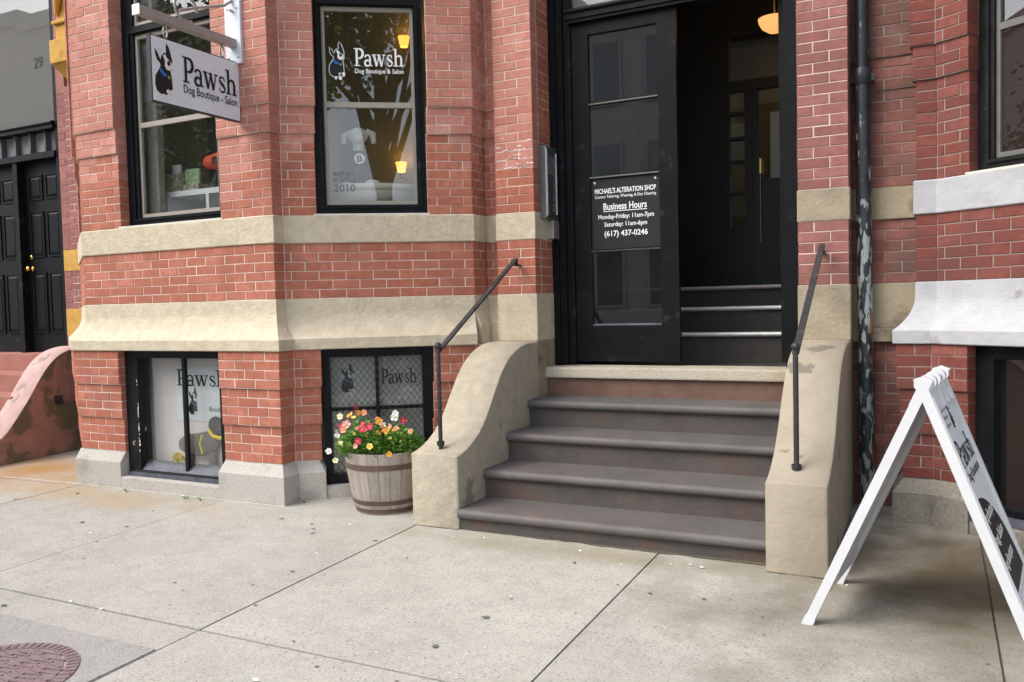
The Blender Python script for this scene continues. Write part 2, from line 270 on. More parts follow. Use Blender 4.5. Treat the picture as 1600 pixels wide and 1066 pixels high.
# ------------------------------------------------------------------ mesh helpers
class MB:
    def __init__(s): s.v = []; s.f = []; s.sm = []
    def add(s, vs, fs, smooth=False):
        k = len(s.v); s.v += [tuple(p) for p in vs]; s.f += [tuple(i + k for i in f) for f in fs]; s.sm += [smooth] * len(fs); return s
    def box(s, x0, x1, y0, y1, z0, z1):
        return s.add([(x, y, z) for z in (z0, z1) for y in (y0, y1) for x in (x0, x1)], [(0, 2, 3, 1), (4, 5, 7, 6), (0, 1, 5, 4), (2, 6, 7, 3), (0, 4, 6, 2), (1, 3, 7, 5)])
    def obox(s, o, a, b, c):
        """box from corner o spanned by three vectors"""
        o, a, b, c = map(Vector, (o, a, b, c))
        return s.add([o, o + a, o + b, o + a + b, o + c, o + a + c, o + b + c, o + a + b + c], [(0, 2, 3, 1), (4, 5, 7, 6), (0, 1, 5, 4), (2, 6, 7, 3), (0, 4, 6, 2), (1, 3, 7, 5)])
    def bbox(s, x0, x1, y0, y1, z0, z1, b=.008):
        """box with chamfered edges"""
        bm = bmesh.new(); bmesh.ops.create_cube(bm, size=1)
        for v in bm.verts: v.co = Vector(((x0 + x1) / 2 + v.co.x * (x1 - x0), (y0 + y1) / 2 + v.co.y * (y1 - y0), (z0 + z1) / 2 + v.co.z * (z1 - z0)))
        bmesh.ops.bevel(bm, geom=bm.edges[:], offset=b, segments=2, affect='EDGES', profile=.6)
        bm.verts.index_update(); s.add([v.co[:] for v in bm.verts], [[v.index for v in f.verts] for f in bm.faces]); bm.free(); return s
    def prism(s, pts, vec, smooth=False):
        n = len(pts); vec = Vector(vec); P = [Vector(p) for p in pts]
        s.add(P + [p + vec for p in P], [tuple(range(n))[::-1], tuple(range(n, 2 * n))])
        s.add(P + [p + vec for p in P], [(i, (i + 1) % n, n + (i + 1) % n, n + i) for i in range(n)], smooth); return s
    def tube(s, pts, r, seg=8, caps=True):
        P = [Vector(p) for p in pts]; rs = r if isinstance(r, (list, tuple)) else [r] * len(P); rings = []; up = None
        for i, p in enumerate(P):
            t = (P[min(i + 1, len(P) - 1)] - P[max(i - 1, 0)]).normalized()
            if up is None: up = t.orthogonal().normalized()
            up = (up - t * up.dot(t)).normalized(); b = t.cross(up)
            rings += [p + (up * math.cos(a) + b * math.sin(a)) * rs[i] for a in (2 * math.pi * k / seg for k in range(seg))]
        n = len(P); F = [(i * seg + k, i * seg + (k + 1) % seg, (i + 1) * seg + (k + 1) % seg, (i + 1) * seg + k) for i in range(n - 1) for k in range(seg)]
        s.add(rings, F, True)
        if caps: s.add(rings[:seg], [tuple(range(seg))[::-1]]); s.add(rings[-seg:], [tuple(range(seg))])
        return s
    def lathe(s, prof, c=(0, 0, 0), seg=24, smooth=True):
        V = [(c[0] + r * math.cos(a), c[1] + r * math.sin(a), c[2] + z) for r, z in prof for a in (2 * math.pi * k / seg for k in range(seg))]
        F = [(i * seg + k, i * seg + (k + 1) % seg, (i + 1) * seg + (k + 1) % seg, (i + 1) * seg + k) for i in range(len(prof) - 1) for k in range(seg)]
        return s.add(V, F, smooth)
    def ball(s, c, r, seg=14, rings=8):
        rx, ry, rz = r if isinstance(r, (list, tuple)) else (r, r, r)
        V = [(c[0] + rx * math.sin(t) * math.cos(a), c[1] + ry * math.sin(t) * math.sin(a), c[2] + rz * math.cos(t)) for t in (math.pi * i / rings for i in range(rings + 1)) for a in (2 * math.pi * k / seg for k in range(seg))]
        F = [(i * seg + k, (i + 1) * seg + k, (i + 1) * seg + (k + 1) % seg, i * seg + (k + 1) % seg) for i in range(rings) for k in range(seg)]
        return s.add(V, F, True)
    def flat(s, y0, k, y1): s.v = [(x, y1 + (y - y0) * k, z) for x, y, z in s.v]; return s
    def mesh(s, name, m):
        me = bpy.data.meshes.new(name); me.from_pydata(s.v, [], s.f); me.polygons.foreach_set('use_smooth', s.sm); me.update()
        if m: me.materials.append(M[m] if isinstance(m, str) else m)
        return me
    def build(s, name, m, parent=None):
        return link(bpy.data.objects.new(name, s.mesh(name, m)), parent)
def link(o, parent=None):
    COL.objects.link(o)
    if parent:
        o.parent = parent; o.matrix_parent_inverse = WM(parent).inverted()
    return o
def WM(o):
    m = o.matrix_basis.copy()
    return WM(o.parent) @ o.matrix_parent_inverse @ m if o.parent else m
def tag(o, label, cat, group=None):
    o['label'] = label; o['category'] = cat
    if group: o['group'] = group
    return o
def thing(name, label, cat, loc=(0, 0, 0), group=None):
    o = bpy.data.objects.new(name, None); COL.objects.link(o); o.location = loc; o.empty_display_size = .1
    return tag(o, label, cat, group)
def struct(o): o['kind'] = 'structure'; return o
def stuff(o): o['kind'] = 'stuff'; return o

class Plane:
    """flat layout frame: origin, right, up; out = outward normal"""
    def __init__(s, o, r, u): s.o = Vector(o); s.r = Vector(r).normalized(); s.u = Vector(u).normalized(); s.n = s.r.cross(s.u)
    def p(s, x, y, d=0): return s.o + s.r * x + s.u * y + s.n * d
def poly(pl, pts, d, name, m, parent, th=.0015):
    b = MB(); P = [pl.p(x, y, d) for x, y in pts]
    if sum(a[0] * c[1] - c[0] * a[1] for a, c in zip(pts, pts[1:] + pts[:1])) < 0: P = P[::-1]
    b.prism([p - pl.n * th for p in P], pl.n * th); return b.build(name, m, parent)
TXT = {}
def text(pl, body, x, y, wd, ht, d, name, m, parent, bold=0.0, shear=0.0):
    """flat lettering fitted in the box (x, y, wd, ht) of the plane"""
    c = bpy.data.curves.new(name, 'FONT'); c.body = body; c.resolution_u = 3; c.fill_mode = 'FRONT'; c.offset = bold
    ob = bpy.data.objects.new(name, c); COL.objects.link(ob)
    me = bpy.data.meshes.new_from_object(ob.evaluated_get(bpy.context.evaluated_depsgraph_get())); bpy.data.objects.remove(ob, do_unlink=True)
    xs = [v.co.x for v in me.vertices]; ys = [v.co.y for v in me.vertices]; x0, x1, y0, y1 = min(xs), max(xs), min(ys), max(ys)
    for v in me.vertices:
        a = (v.co.x - x0) / (x1 - x0) * wd; q = (v.co.y - y0) / (y1 - y0) * ht
        v.co = pl.p(x + a + shear * q, y + q, d)
    me.name = name; me.materials.append(M[m]); return link(bpy.data.objects.new(name, me), parent)
def arc(cx, cy, rx, ry, a0, a1, n=12): return [(cx + rx * math.cos(math.radians(a0 + (a1 - a0) * i / n)), cy + ry * math.sin(math.radians(a0 + (a1 - a0) * i / n))) for i in range(n + 1)]
def pawsh_strokes():
    """serif word: list of (points, widths) strokes and rectangles, cap height 1"""
    st = []
    def bar(x0, x1, y0, y1): st.append(([((x0 + x1) / 2, y0), ((x0 + x1) / 2, y1)], [x1 - x0] * 2))
    def slab(x0, x1, y): bar(x0, x1, y, y + .06)
    o = 0
    bar(o + .12, o + .29, 0, 1); slab(o, o + .43, 0); slab(o, o + .22, .94)
    b = arc(o + .36, .70, .31, .265, 95, -95, 14); st.append(([(o + .2, .965)] + b + [(o + .2, .435)], [.07] + [.07 + .12 * math.sin(math.pi * i / 14) for i in range(15)] + [.07]))
    o = .76
    st.append((arc(o + .25, .17, .19, .155, 40, 320, 16), [.06 + .09 * abs(math.sin(math.pi * i / 16)) for i in range(17)]))
    bar(o + .38, o + .53, .03, .50); st.append(([(o + .07, .50), (o + .12, .58), (o + .25, .63), (o + .39, .60), (o + .455, .50)], [.13, .11, .08, .1, .15])); slab(o + .40, o + .64, 0)
    o = 1.43
    for a, c, wd in (((.08, .64), (.29, .0), .16), ((.29, .0), (.48, .6), .07), ((.46, .64), (.67, .0), .16), ((.67, .0), (.86, .64), .07)):
        st.append(([(o + a[0], a[1]), (o + c[0], c[1])], [wd, wd]))
    slab(o - .06, o + .24, .6); slab(o + .32, o + .58, .6); slab(o + .73, o + .98, .6)
    o = 2.47
    st.append(([(o + .43, .47), (o + .40, .58), (o + .25, .63), (o + .11, .58), (o + .09, .47), (o + .18, .38), (o + .34, .29), (o + .45, .19), (o + .40, .06), (o + .24, .01), (o + .09, .06), (o + .06, .19)],
               [.07, .07, .07, .09, .12, .14, .14, .12, .09, .07, .07, .07]))
    o = 3.02
    bar(o + .09, o + .25, 0, 1); slab(o - .02, o + .36, 0); slab(o - .03, o + .2, .94)
    st.append(([(o + .17, .42), (o + .27, .56), (o + .42, .61), (o + .55, .56), (o + .60, .42), (o + .60, .02)], [.07, .08, .1, .13, .16, .16])); slab(o + .42, o + .78, 0)
    return st, 3.80
def pawsh(pl, x, y, wd, ht, d, m, parent, name='lettering'):
    st, W = pawsh_strokes(); b = MB()
    for k, (P, wds) in enumerate(st):
        n = len(P); L_, R_ = [], []
        for i in range(n):
            t = Vector((P[min(i + 1, n - 1)][0] - P[max(i - 1, 0)][0], P[min(i + 1, n - 1)][1] - P[max(i - 1, 0)][1])).normalized(); q = Vector((-t.y, t.x)) * wds[i] / 2
            L_.append((P[i][0] + q.x, P[i][1] + q.y)); R_.append((P[i][0] - q.x, P[i][1] - q.y))
        V = [pl.p(x + a / W * wd, y + c * ht, d + .00012 * k) for a, c in L_ + R_]
        b.add(V, [(n + i, n + i + 1, i + 1, i) for i in range(n - 1)])
    return b.build(name, m, parent)
DOG = dict(
    body=[(205, 379), (232, 404), (262, 462), (275, 425), (298, 398), (322, 392), (322, 340), (333, 308), (355, 345), (372, 395), (384, 440), (382, 515), (362, 536), (373, 590), (380, 690), (352, 700), (330, 688), (322, 740), (262, 748), (215, 725), (198, 675), (205, 603), (240, 548), (262, 512), (255, 488), (228, 470), (212, 430)],
    blaze=[(288, 420), (312, 404), (326, 430), (346, 446), (378, 468), (384, 508), (356, 534), (322, 530), (304, 502), (308, 462)],
    collar=[(242, 546), (258, 524), (285, 552), (322, 572), (312, 594), (270, 580)])
def dog(pl, x, y, ht, d, parent, outline=True, cols=('print_black', 'print_white', 'print_blue', 'print_green'), ol='print_white'):
    k = ht / 478
    def cv(P): return [(x + (a - 195) * k, y + (784 - b) * k) for a, b in P]
    def inflate(P, e):
        n = len(P); out = []; sg = 1 if sum(a[0] * c[1] - c[0] * a[1] for a, c in zip(P, P[1:] + P[:1])) > 0 else -1
        for i in range(n):
            a, b_, c = Vector(P[i - 1]), Vector(P[i]), Vector(P[(i + 1) % n]); t1 = (b_ - a).normalized(); t2 = (c - b_).normalized()
            nn = Vector((t1.y + t2.y, -t1.x - t2.x)); nn = nn.normalized() * sg if nn.length > .2 else Vector((t1.y, -t1.x)) * sg
            out.append(tuple(b_ + nn * e))
        return out
    if outline: poly(pl, cv(inflate(DOG['body'], 9)), d, 'emblem', ol, parent)
    poly(pl, cv(DOG['body']), d + .0012, 'emblem', cols[0], parent); poly(pl, cv(DOG['blaze']), d + .0022, 'emblem', cols[1], parent)
    poly(pl, cv(arc(346, 474, 17, 22, 0, 345, 14)), d + .0030, 'emblem', cols[0], parent)
    for cx, cy, rx, ry in ((278, 762, 18, 22), (334, 762, 22, 28), (376, 716, 19, 30), (322, 712, 11, 16)):
        poly(pl, cv(arc(cx, cy, rx, ry, 0, 345, 14)), d + .0024, 'emblem', cols[1], parent)
    poly(pl, cv(DOG['collar']), d + .0021, 'emblem', cols[2], parent); poly(pl, cv(arc(343, 592, 14, 16, 0, 330, 10)), d + .0033, 'emblem', cols[3], parent)

# ------------------------------------------------------------------ ground
GB = .0215
def gz(y): return GB * y
def gsheet(x0, x1, y0, y1, top, th):
    b = MB(); b.add([(x, y, gz(y) + z) for z in (top - th, top) for y in (y0, y1) for x in (x0, x1)], [(0, 2, 3, 1), (4, 5, 7, 6), (0, 1, 5, 4), (2, 6, 7, 3), (0, 4, 6, 2), (1, 3, 7, 5)]); return b
side = struct(gsheet(-16, 14, -8.6, 1.2, -.012, .25).build('sidewalk', 'joint'))
JX = [-10.35, -8.7, -7.05, -5.4, -3.75, -2.11, -.325, 1.33, 2.98, 4.63, 6.28, 8.0]
JY = [-8.5, -6.5, -4.75, -3.11, 1.1]
for i in range(len(JX) - 1):
    for j in range(len(JY) - 1):
        g = .005
        x0, x1, y0, y1 = JX[i] + g, JX[i + 1] - g, JY[j] + g + .002, JY[j + 1] - g - .002
        if j == 3 and JX[i + 1] <= -3.7: parts = [(y0, -1.275), (-1.265, y1)]
        else: parts = [(y0, y1)]
        for a, c in parts: gsheet(x0, x1, a, c, random.uniform(-.0015, .0015), .03).build('paving_slab', 'slab', side)
for y0, y1, z, nm, mt in ((-8.75, -8.6, .0, 'kerb', 'granite'),): gsheet(-60, 60, y0, y1, z, .3).build(nm, mt, side)
b = MB(); b.box(-60, 60, -19, -8.75, -.6, -.33); struct(b.build('road', 'asphalt'))
b = MB(); b.box(-200, 200, -200, 200, -.9, -.62); struct(b.build('ground', 'asphalt'))
gsheet(-1.62, -.335, -4.7, -3.35, .005, .03).build('concrete_patch', 'patch', side)
# gum spots and small paper scraps: flat marks on the paving
b = MB()
for _ in range(170):
    x, y = random.uniform(-4.5, 4), random.uniform(-4.2, -1.35); r = random.uniform(.004, .020) if random.random() < .6 else random.uniform(.003, .008)
    if x > -.35 and y > -1.5: continue
    b.add([(x + r * random.uniform(.7, 1.2) * math.cos(a), y + r * random.uniform(.6, 1.1) * math.sin(a), gz(y) + .0045) for a in (k * .7854 for k in range(8))], [tuple(range(8))])
stuff(b.build('gum_spots', 'gum', side))
b = MB()
for x, y in [(.05, -1.42), (.25, -1.38), (-.75, -1.42), (1.55, -1.42), (1.62, -1.44), (1.45, -1.45), (.85, -2.2), (-.55, -2.0), (-1.25, -3.1), (-1.0, -3.115), (.6, -3.0), (1.2, -1.55), (.3, -3.4), (2.35, -1.45), (.9, -1.41), (-2.3, -2.2)]:
    r = random.uniform(.006, .014); a0 = random.random() * 3
    b.add([(x + r * math.cos(a0 + k * 1.57) * (1.6 if k % 2 else .7), y + r * math.sin(a0 + k * 1.57), gz(y) + .006 + (.003 if k == 1 else 0)) for k in range(4)], [(0, 1, 2, 3)])
stuff(b.build('paper_scraps', 'litter', side))

# utility cover
mc = thing('utility_cover', 'round ribbed rust brown iron cover set in a concrete patch', 'manhole cover', (-.76, -3.845, gz(-3.845)))
def tilt(b, c, r): b.v = [(x, y, z + GB * (y - c[1])) for x, y, z in b.v]; return b
cc = (-.76, -3.845, gz(-3.845))
tilt(MB().lathe([(.302, .0), (.302, .010), (.355, .010), (.355, .0)], cc, 48, False), cc, 0).build('outer_ring', 'cast_iron', mc)
tilt(MB().lathe([(0.0, .0075), (.292, .0075), (.296, .002)], cc, 48, False), cc, 0).build('lid', 'cast_iron', mc)
b = MB()
for i in range(17):
    yy = -.272 + i * .034; hw = math.sqrt(max(0, .285 ** 2 - yy ** 2))
    n = int(hw * 2 / .075)
    for k in range(n):
        xx = -hw + (k + .08) * 2 * hw / n; s_ = .011 if k % 2 else -.011
        b.obox((cc[0] + xx, cc[1] + yy, cc[2] + .007 + GB * yy), (2 * hw / n * .92, s_, 0), (0, .012, 0), (0, 0, .0055))
stuff(b.build('ribs', 'cast_iron', mc))
b = MB()
for i in range(60):
    a = i * math.pi / 30; r0, r1 = .308, .349; q = Vector((-math.sin(a), math.cos(a), 0)) * .005
    p0 = Vector((cc[0] + r0 * math.cos(a), cc[1] + r0 * math.sin(a), cc[2] + .009 + GB * r0 * math.sin(a))); b.obox(p0 - q, ((r1 - r0) * math.cos(a), (r1 - r0) * math.sin(a), 0), q * 2, (0, 0, .005))
stuff(b.build('rim_ribs', 'cast_iron', mc))

# ------------------------------------------------------------------ walls
def offset(pl_, d):
    """mitred offset of an open plan polyline towards its outer (right-hand, street) side"""
    P = [Vector(p) for p in pl_]; n = len(P); out = []
    nr = []
    for i in range(n - 1):
        t = (P[i + 1] - P[i]).normalized(); nr.append(Vector((t.y, -t.x)))
    for i in range(n):
        if i == 0: out.append(P[0] + nr[0] * d)
        elif i == n - 1: out.append(P[-1] + nr[-1] * d)
        else:
            a, c = nr[i - 1], nr[i]; m = (a + c); m = m / (1 + a.dot(c)); out.append(P[i] + m * d)
    return out
def sweep(pl_, prof, names, mats, parent, back=-.06, cuts=()):
    """solid moulding: profile [(offset, z)] along each segment of the polyline; one object per segment"""
    rings = [offset(pl_, d) for d, z in prof]; zs = [z for d, z in prof]; bk = offset(pl_, back); n = len(prof)
    for i in range(len(pl_) - 1):
        V = []
        for e in (i, i + 1):
            V += [(rings[k][e].x, rings[k][e].y, zs[k]) for k in range(n)] + [(bk[e].x, bk[e].y, zs[-1]), (bk[e].x, bk[e].y, zs[0])]
        m = n + 2; F = [(k, (k + 1) % m, m + (k + 1) % m, m + k) for k in range(m)]
        b = MB(); b.add(V, F); b.add(V, [tuple(range(m))[::-1], tuple(range(m, 2 * m))])
        b.build(names, mats, parent)
UNIT = []
for k in range(4):
    rr = random.Random(k); e = .022
    def J(): return rr.uniform(-.004, .004)
    V = [(0, 0, 0), (1, 0, 0), (1, 0, 1), (0, 0, 1)]           # back (depth axis y = 1 front)
    b = MB(); ex, ez = .018, .05
    V = [(0, 0, 0), (1, 0, 0), (1, 0, 1), (0, 0, 1), (0, .97, 0), (1, .97, 0), (1, .97, 1), (0, .97, 1)] + [(ex + J(), 1, ez + J() * 4), (1 - ex + J(), 1, ez + J() * 4), (1 - ex + J(), 1, 1 - ez + J() * 4), (ex + J(), 1, 1 - ez + J() * 4)]
    b.add(V, [(0, 4, 5, 1), (1, 5, 6, 2), (2, 6, 7, 3), (3, 7, 4, 0), (4, 8, 9, 5), (5, 9, 10, 6), (6, 10, 11, 7), (7, 11, 8, 4), (8, 11, 10, 9)])
    UNIT.append(b)
UM = {}
BR = {}          # house -> list of (area, matrix, k, material)
JT = .0058
def lay(house, o, t, L_, z0, z1, n, off=0.0, mt='brick', holes=(), depth=.1, mod=.203, core=True, cmat='mortar', phase=0, ends=(0, 0), cth=.2, tone=None):
    """running-bond bricks on a wall face: o plan start, t plan direction (street side on its right), off outward offset"""
    t = Vector((t[0], t[1])).normalized(); nr = Vector((t.y, -t.x)); ch = (z1 - z0) / n; o = Vector(o)
    for i in range(n):
        zA, zB = z0 + i * ch + JT / 2, z0 + (i + 1) * ch - JT / 2; zm = (zA + zB) / 2
        spans = [(0, L_)]
        for (h0, h1, k0, k1) in holes:
            if k0 < zm < k1: spans = [q for (a, c) in spans for q in ((a, min(c, h0)), (max(a, h1), c)) if q[1] - q[0] > .015]
        for (a, c) in spans:
            s = -mod * (((i + phase) % 2) * .5 + .25 * phase) - mod; ed = [a]
            while s < c:
                if a + .05 < s < c - .05: ed.append(s)
                s += mod
            ed.append(c)
            for b0, b1 in zip(ed, ed[1:]):
                if b1 - b0 > .012:
                    e0 = b0 + (JT / 2 if b0 > a + .001 else (JT * .8 if a > 0 or ends[0] else 0)); e1 = b1 - (JT / 2 if b1 < c - .001 else 0)
                    za, zb = zA + random.uniform(-.0015, .0012), zB + random.uniform(-.0015, .0015); e0 += random.uniform(-.0005, .0022); e1 -= random.uniform(-.0005, .002) if b1 < c - .001 else 0; j = random.uniform(-.0014, .0016); p = o + t * e0 + nr * (off + .003 + j - depth)
                    w_ = e1 - e0
                    mtx = Matrix(((t.x * w_, nr.x * depth, 0, p.x), (t.y * w_, nr.y * depth, 0, p.y), (0, 0, zb - za, za), (0, 0, 0, 1)))
                    q = [proj(mtx @ Vector(v)) for v in ((0, 1, 0), (1, 1, 0), (1, 1, 1), (0, 1, 1))]
                    ar = .5 * sum(q[m][0] * q[(m + 1) % 4][1] - q[(m + 1) % 4][0] * q[m][1] for m in range(4))
                    cx, cy = sum(v[0] for v in q) / 4, sum(v[1] for v in q) / 4
                    inside = -5 < cx < 1605 and -5 < cy < 1071
                    mm = tone(zm, e0) if tone else mt
                    BR.setdefault(house, []).append((abs(ar) if inside and ar < 0 else 0, mtx, random.randrange(4), mm))
    if core:
        b = MB(); xs = sorted({0, L_} | {h[0] for h in holes} | {h[1] for h in holes}); zs = sorted({z0, z1} | {min(max(h[2], z0), z1) for h in holes} | {min(max(h[3], z0), z1) for h in holes})
        for a, c in zip(xs, xs[1:]):
            for za, zb in zip(zs, zs[1:]):
                if any(h[0] - 1e-6 <= a and c <= h[1] + 1e-6 and h[2] - 1e-6 <= za and zb <= h[3] + 1e-6 for h in holes): continue
                aa = a + (.004 if any(abs(h[1] - a) < 1e-6 for h in holes) or (a == 0 and ends[0] == 0) else 0); cc_ = c - (.004 if any(abs(h[0] - c) < 1e-6 for h in holes) or (c == L_ and ends[1] == 0) else 0)
                p = o + t * aa + nr * (off - .0005); MB().obox((p.x, p.y, za), (t.x * (cc_ - aa), t.y * (cc_ - aa), 0), (-nr.x * cth, -nr.y * cth, 0), (0, 0, zb - za)).build('wall', cmat, HOUSE[house])
def finish_bricks():
    for house, L_ in BR.items():
        L_.sort(key=lambda q: -q[0]); par = HOUSE[house]; joined = {}
        for k, (ar, mx, v, mt) in enumerate(L_):
            if k < 300 and ar > 20:
                if (v, mt) not in UM: UM[(v, mt)] = UNIT[v].mesh('brick', mt)
                o = bpy.data.objects.new('brick', UM[(v, mt)]); o.matrix_basis = mx; link(o, None); o.parent = par; o.matrix_parent_inverse = WM(par).inverted()
            else:
                joined.setdefault(mt, MB()).add([mx @ Vector(p) for p in UNIT[v].v], UNIT[v].f)
        for mt, b in joined.items(): stuff(b.build('small_bricks', mt, par))

HOUSE = {
 'mid': thing('brick_rowhouse', 'red brick rowhouse with tan painted stone bands, bay window and open black double door', 'house', (0, .2, 0)),
 'right': thing('brick_rowhouse', 'dark red brick rowhouse bay with white painted stone bands', 'house', (3.0, .2, 0)),
 'left': thing('brick_rowhouse', 'brick rowhouse with ochre stone blocks, black panelled door and number 29 transom', 'house', (-5.6, .2, 0)),
}
H = HOUSE['mid']
Z1T, Z1B, Z2T, ZPB, ZL, ZBB = 2.124, 1.915, 1.495, 1.130, 1.113, .271
ZA, ZB_, ZTOP = 2.740, 2.945, 4.86
XFL, XFR, YF = -3.7749, -1.6501, -1.0612
YRI = -.9578; XSE, YSE = -.4687, -.1351
SD = Vector((.8203, .5719)); SN = Vector((.5719, -.8203)); SL = (Vector((XSE, YSE)) - Vector((XFR, YRI))).length
BAY = [(-4.95, -.2385), (XFL, YF), (XFR, YF), (XFR, YRI), (XSE, YSE), (XSE, .085)]
STRIP = [(XSE + .002, .085), (-.335, .085)]
OB = .112
BAS = offset(BAY, OB)
tone_mid = lambda z, s: 'brick_pale' if z > 2.5 + .25 * math.sin(s * 7) else 'brick'
# upper bay, three tiers stepping out
holes_f = [(-3.292 - XFL, -2.174 - XFL, 2.0, 4.62)]; holes_s = [(.253, 1.09, 2.0, 4.62)]
ld = (Vector(BAY[1]) - Vector(BAY[0])); LSL = ld.length
for (za, zb, n, of) in ((Z1T, ZA, 9, 0), (ZA, ZB_, 3, .017), (ZB_, ZTOP, 28, .034)):
    P = offset(BAY, of)
    lay('mid', P[1], (1, 0), (P[2] - P[1]).x, za, zb, n, 0, 'brick', depth=P[3].y - P[2].y + .002, holes=[(h[0] + XFL - P[1].x, h[1] + XFL - P[1].x, h[2], h[3]) for h in holes_f], tone=tone_mid)
    lay('mid', P[3], SD, (P[4] - P[3]).length, za, zb, n, 0, 'brick', holes_s, tone=tone_mid, ends=(1, 0), phase=1)
    lay('mid', P[0], ld, (P[1] - P[0]).length, za, zb, n, 0, 'brick', [(.35, 1.18, 2.0, 4.62)])
    lay('mid', P[4], (0, 1), .085 - P[4].y, za, zb, n, 0, 'brick', depth=.05, mod=.11, tone=tone_mid)
    lay('mid', (XSE, .085 - of), (1, 0), XSE * -1 - .335, za, zb, n, 0, 'brick', depth=.05, mod=.11, tone=tone_mid, ends=(1, 1))
# frieze between the stone bands
lay('mid', BAY[1], (1, 0), XFR - XFL, Z2T, Z1B, 6, depth=YRI - YF + .005); lay('mid', BAY[3], SD, SL, Z2T, Z1B, 6, ends=(1, 0), phase=1)
lay('mid', BAY[0], ld, LSL, Z2T, Z1B, 6); lay('mid', BAY[4], (0, 1), .085 - YSE, Z2T, Z1B, 6, depth=.05, mod=.11); lay('mid', (XSE, .085), (1, 0), -.335 - XSE, Z2T, Z1B, 6, depth=.05, mod=.11, ends=(1, 1))
# basement bay
hb_f = (-3.26, -2.145); zt = (ZBB, ZBB + (ZL - ZBB) / 3, ZBB + 2 * (ZL - ZBB) / 3, ZL)
for k in range(3):
    P = offset(BAY, OB - .034 + .017 * k)
    lay('mid', P[1], (1, 0), (P[2] - P[1]).x, zt[k], zt[k + 1], 4, 0, 'brick', depth=P[3].y - P[2].y + .002, holes=[(hb_f[0] - P[1].x, hb_f[1] - P[1].x, 0, 1.2)])
    lay('mid', P[3], SD, (P[4] - P[3]).length, zt[k], zt[k + 1], 4, 0, 'brick', [(.20, 1.04, 0, 1.2)], ends=(1, 0), phase=1)
    lay('mid', P[0], ld, (P[1] - P[0]).length, zt[k], zt[k + 1], 4, 0, 'brick')
    lay('mid', P[4], (0, 1), .085 - P[4].y, zt[k], zt[k + 1], 4, 0, 'brick', depth=.05, mod=.11)
# stone bands
sweep(BAY, [(.012, Z1B), (.016, Z1B + .006), (.016, Z1T - .008), (.006, Z1T)], 'stone_band', 'tan', H)
fl = [(OB + .018, ZL), (OB + .022, ZL + .006), (OB + .022, ZL + .082), (OB + .010, ZL + .092)]
for i in range(9):
    a = i / 8; fl.append((.008 + (OB - .004) * (1 - a) ** 2.1, ZL + .095 + .20 * a))
fl += [(.006, Z2T - .004), (.0, Z2T)]
sweep(BAY[:5], fl, 'water_table', 'tan', H)
sweep([BAY[4], BAY[5]], [(min(d, .055), z) for d, z in fl], 'water_table', 'tan', H)
sweep(STRIP, [(min(d, .05), z) for d, z in fl], 'water_table', 'tan', H); sweep(STRIP, [(.012, Z1B), (.014, Z1T - .006), (.006, Z1T)], 'stone_band', 'tan', H)
# granite base blocks with chamfered tops, stone sills at the basement windows
def base_block(o, t, s0, s1, house, m='granite', e0=(0, 0), e1=(0, 0), top=ZBB, base=-.2, out=.05, depth=.18):
    t = Vector(t).normalized(); nr = Vector((t.y, -t.x)); o = Vector(o)
    def pt(s, d, z): q = o + t * s + nr * d; return (q.x, q.y, z)
    # e0/e1: (lower s shift, upper s shift)
    pr0 = [pt(s0 + e0[0], out, base), pt(s0 + e0[0], out, top - .085), pt(s0 + e0[1], -.004, top), pt(s0 + e0[1], -depth, top), pt(s0 + e0[0], -depth, base)]
    pr1 = [pt(s1 + e1[0], out, base), pt(s1 + e1[0], out, top - .085), pt(s1 + e1[1], -.004, top), pt(s1 + e1[1], -depth, top), pt(s1 + e1[0], -depth, base)]
    b = MB(); b.add(pr0 + pr1, [(0, 5, 6, 1), (1, 6, 7, 2), (2, 7, 8, 3), (3, 8, 9, 4), (4, 9, 5, 0), (0, 1, 2, 3, 4), (9, 8, 7, 6, 5)]); return b.build('base_block', m, HOUSE[house])
BG = offset(BAY, OB - .034)
fo = BG[1]; fx = lambda x: x - fo.x
base_block(fo, (1, 0), -.03, fx(-3.262), 'mid', e1=(-.01, .0))
# corner block turns the corner: front part, return part and splay part
cb = MB(); G1 = offset(BAY, OB - .034 + .06); G0 = BG
def ring(P, z): return [(P[2].x, P[2].y, z), (P[3].x, P[3].y, z)]
s_end = .195
pe_o = G1[3] + SD * s_end; pe_i = G0[3] + SD * (s_end - .02)
lowr = [(-2.16, G1[2].y), tuple(G1[2]), tuple(G1[3]), tuple(pe_o)]; upr = [(-2.145, G0[2].y + .004), (G0[2].x - .004, G0[2].y + .004), (G0[3].x - .004, G0[3].y), tuple(pe_i)]
inn = [(-2.16, G1[2].y + .25), (G1[2].x - .22, G1[2].y + .25), (G1[3].x - .22, G1[3].y + .2), (pe_o.x - SN.x * .2, pe_o.y - SN.y * .2)]
V = [(x, y, -.2) for x, y in lowr] + [(x, y, ZBB - .085) for x, y in lowr] + [(x, y, ZBB) for x, y in upr] + [(x, y, ZBB) for x, y in inn] + [(x, y, -.2) for x, y in inn]
F = [(r * 4 + i, r * 4 + i + 1, (r + 1) * 4 + i + 1, (r + 1) * 4 + i) for r in range(4) for i in range(3)] + [(0, 4, 8, 12, 16), (19, 15, 11, 7, 3)]
cb.add(V, F); cb.build('base_block', 'granite', H)
base_block(BG[3], SD, 1.045, (BG[4] - BG[3]).length + .05, 'mid')
b = MB(); b.bbox(-3.268, -2.165, G1[2].y + .006, G1[2].y + .26, -.2, .072, .01); b.build('stone_sill', 'granite', H)
o_ = BG[3] + SD * .2 + SN * .045
b = MB(); b.obox((o_.x, o_.y, -.2), (SD.x * .84, SD.y * .84, 0), (-SN.x * .25, -SN.y * .25, 0), (0, 0, .28)); b.build('stone_sill', 'granite', H)
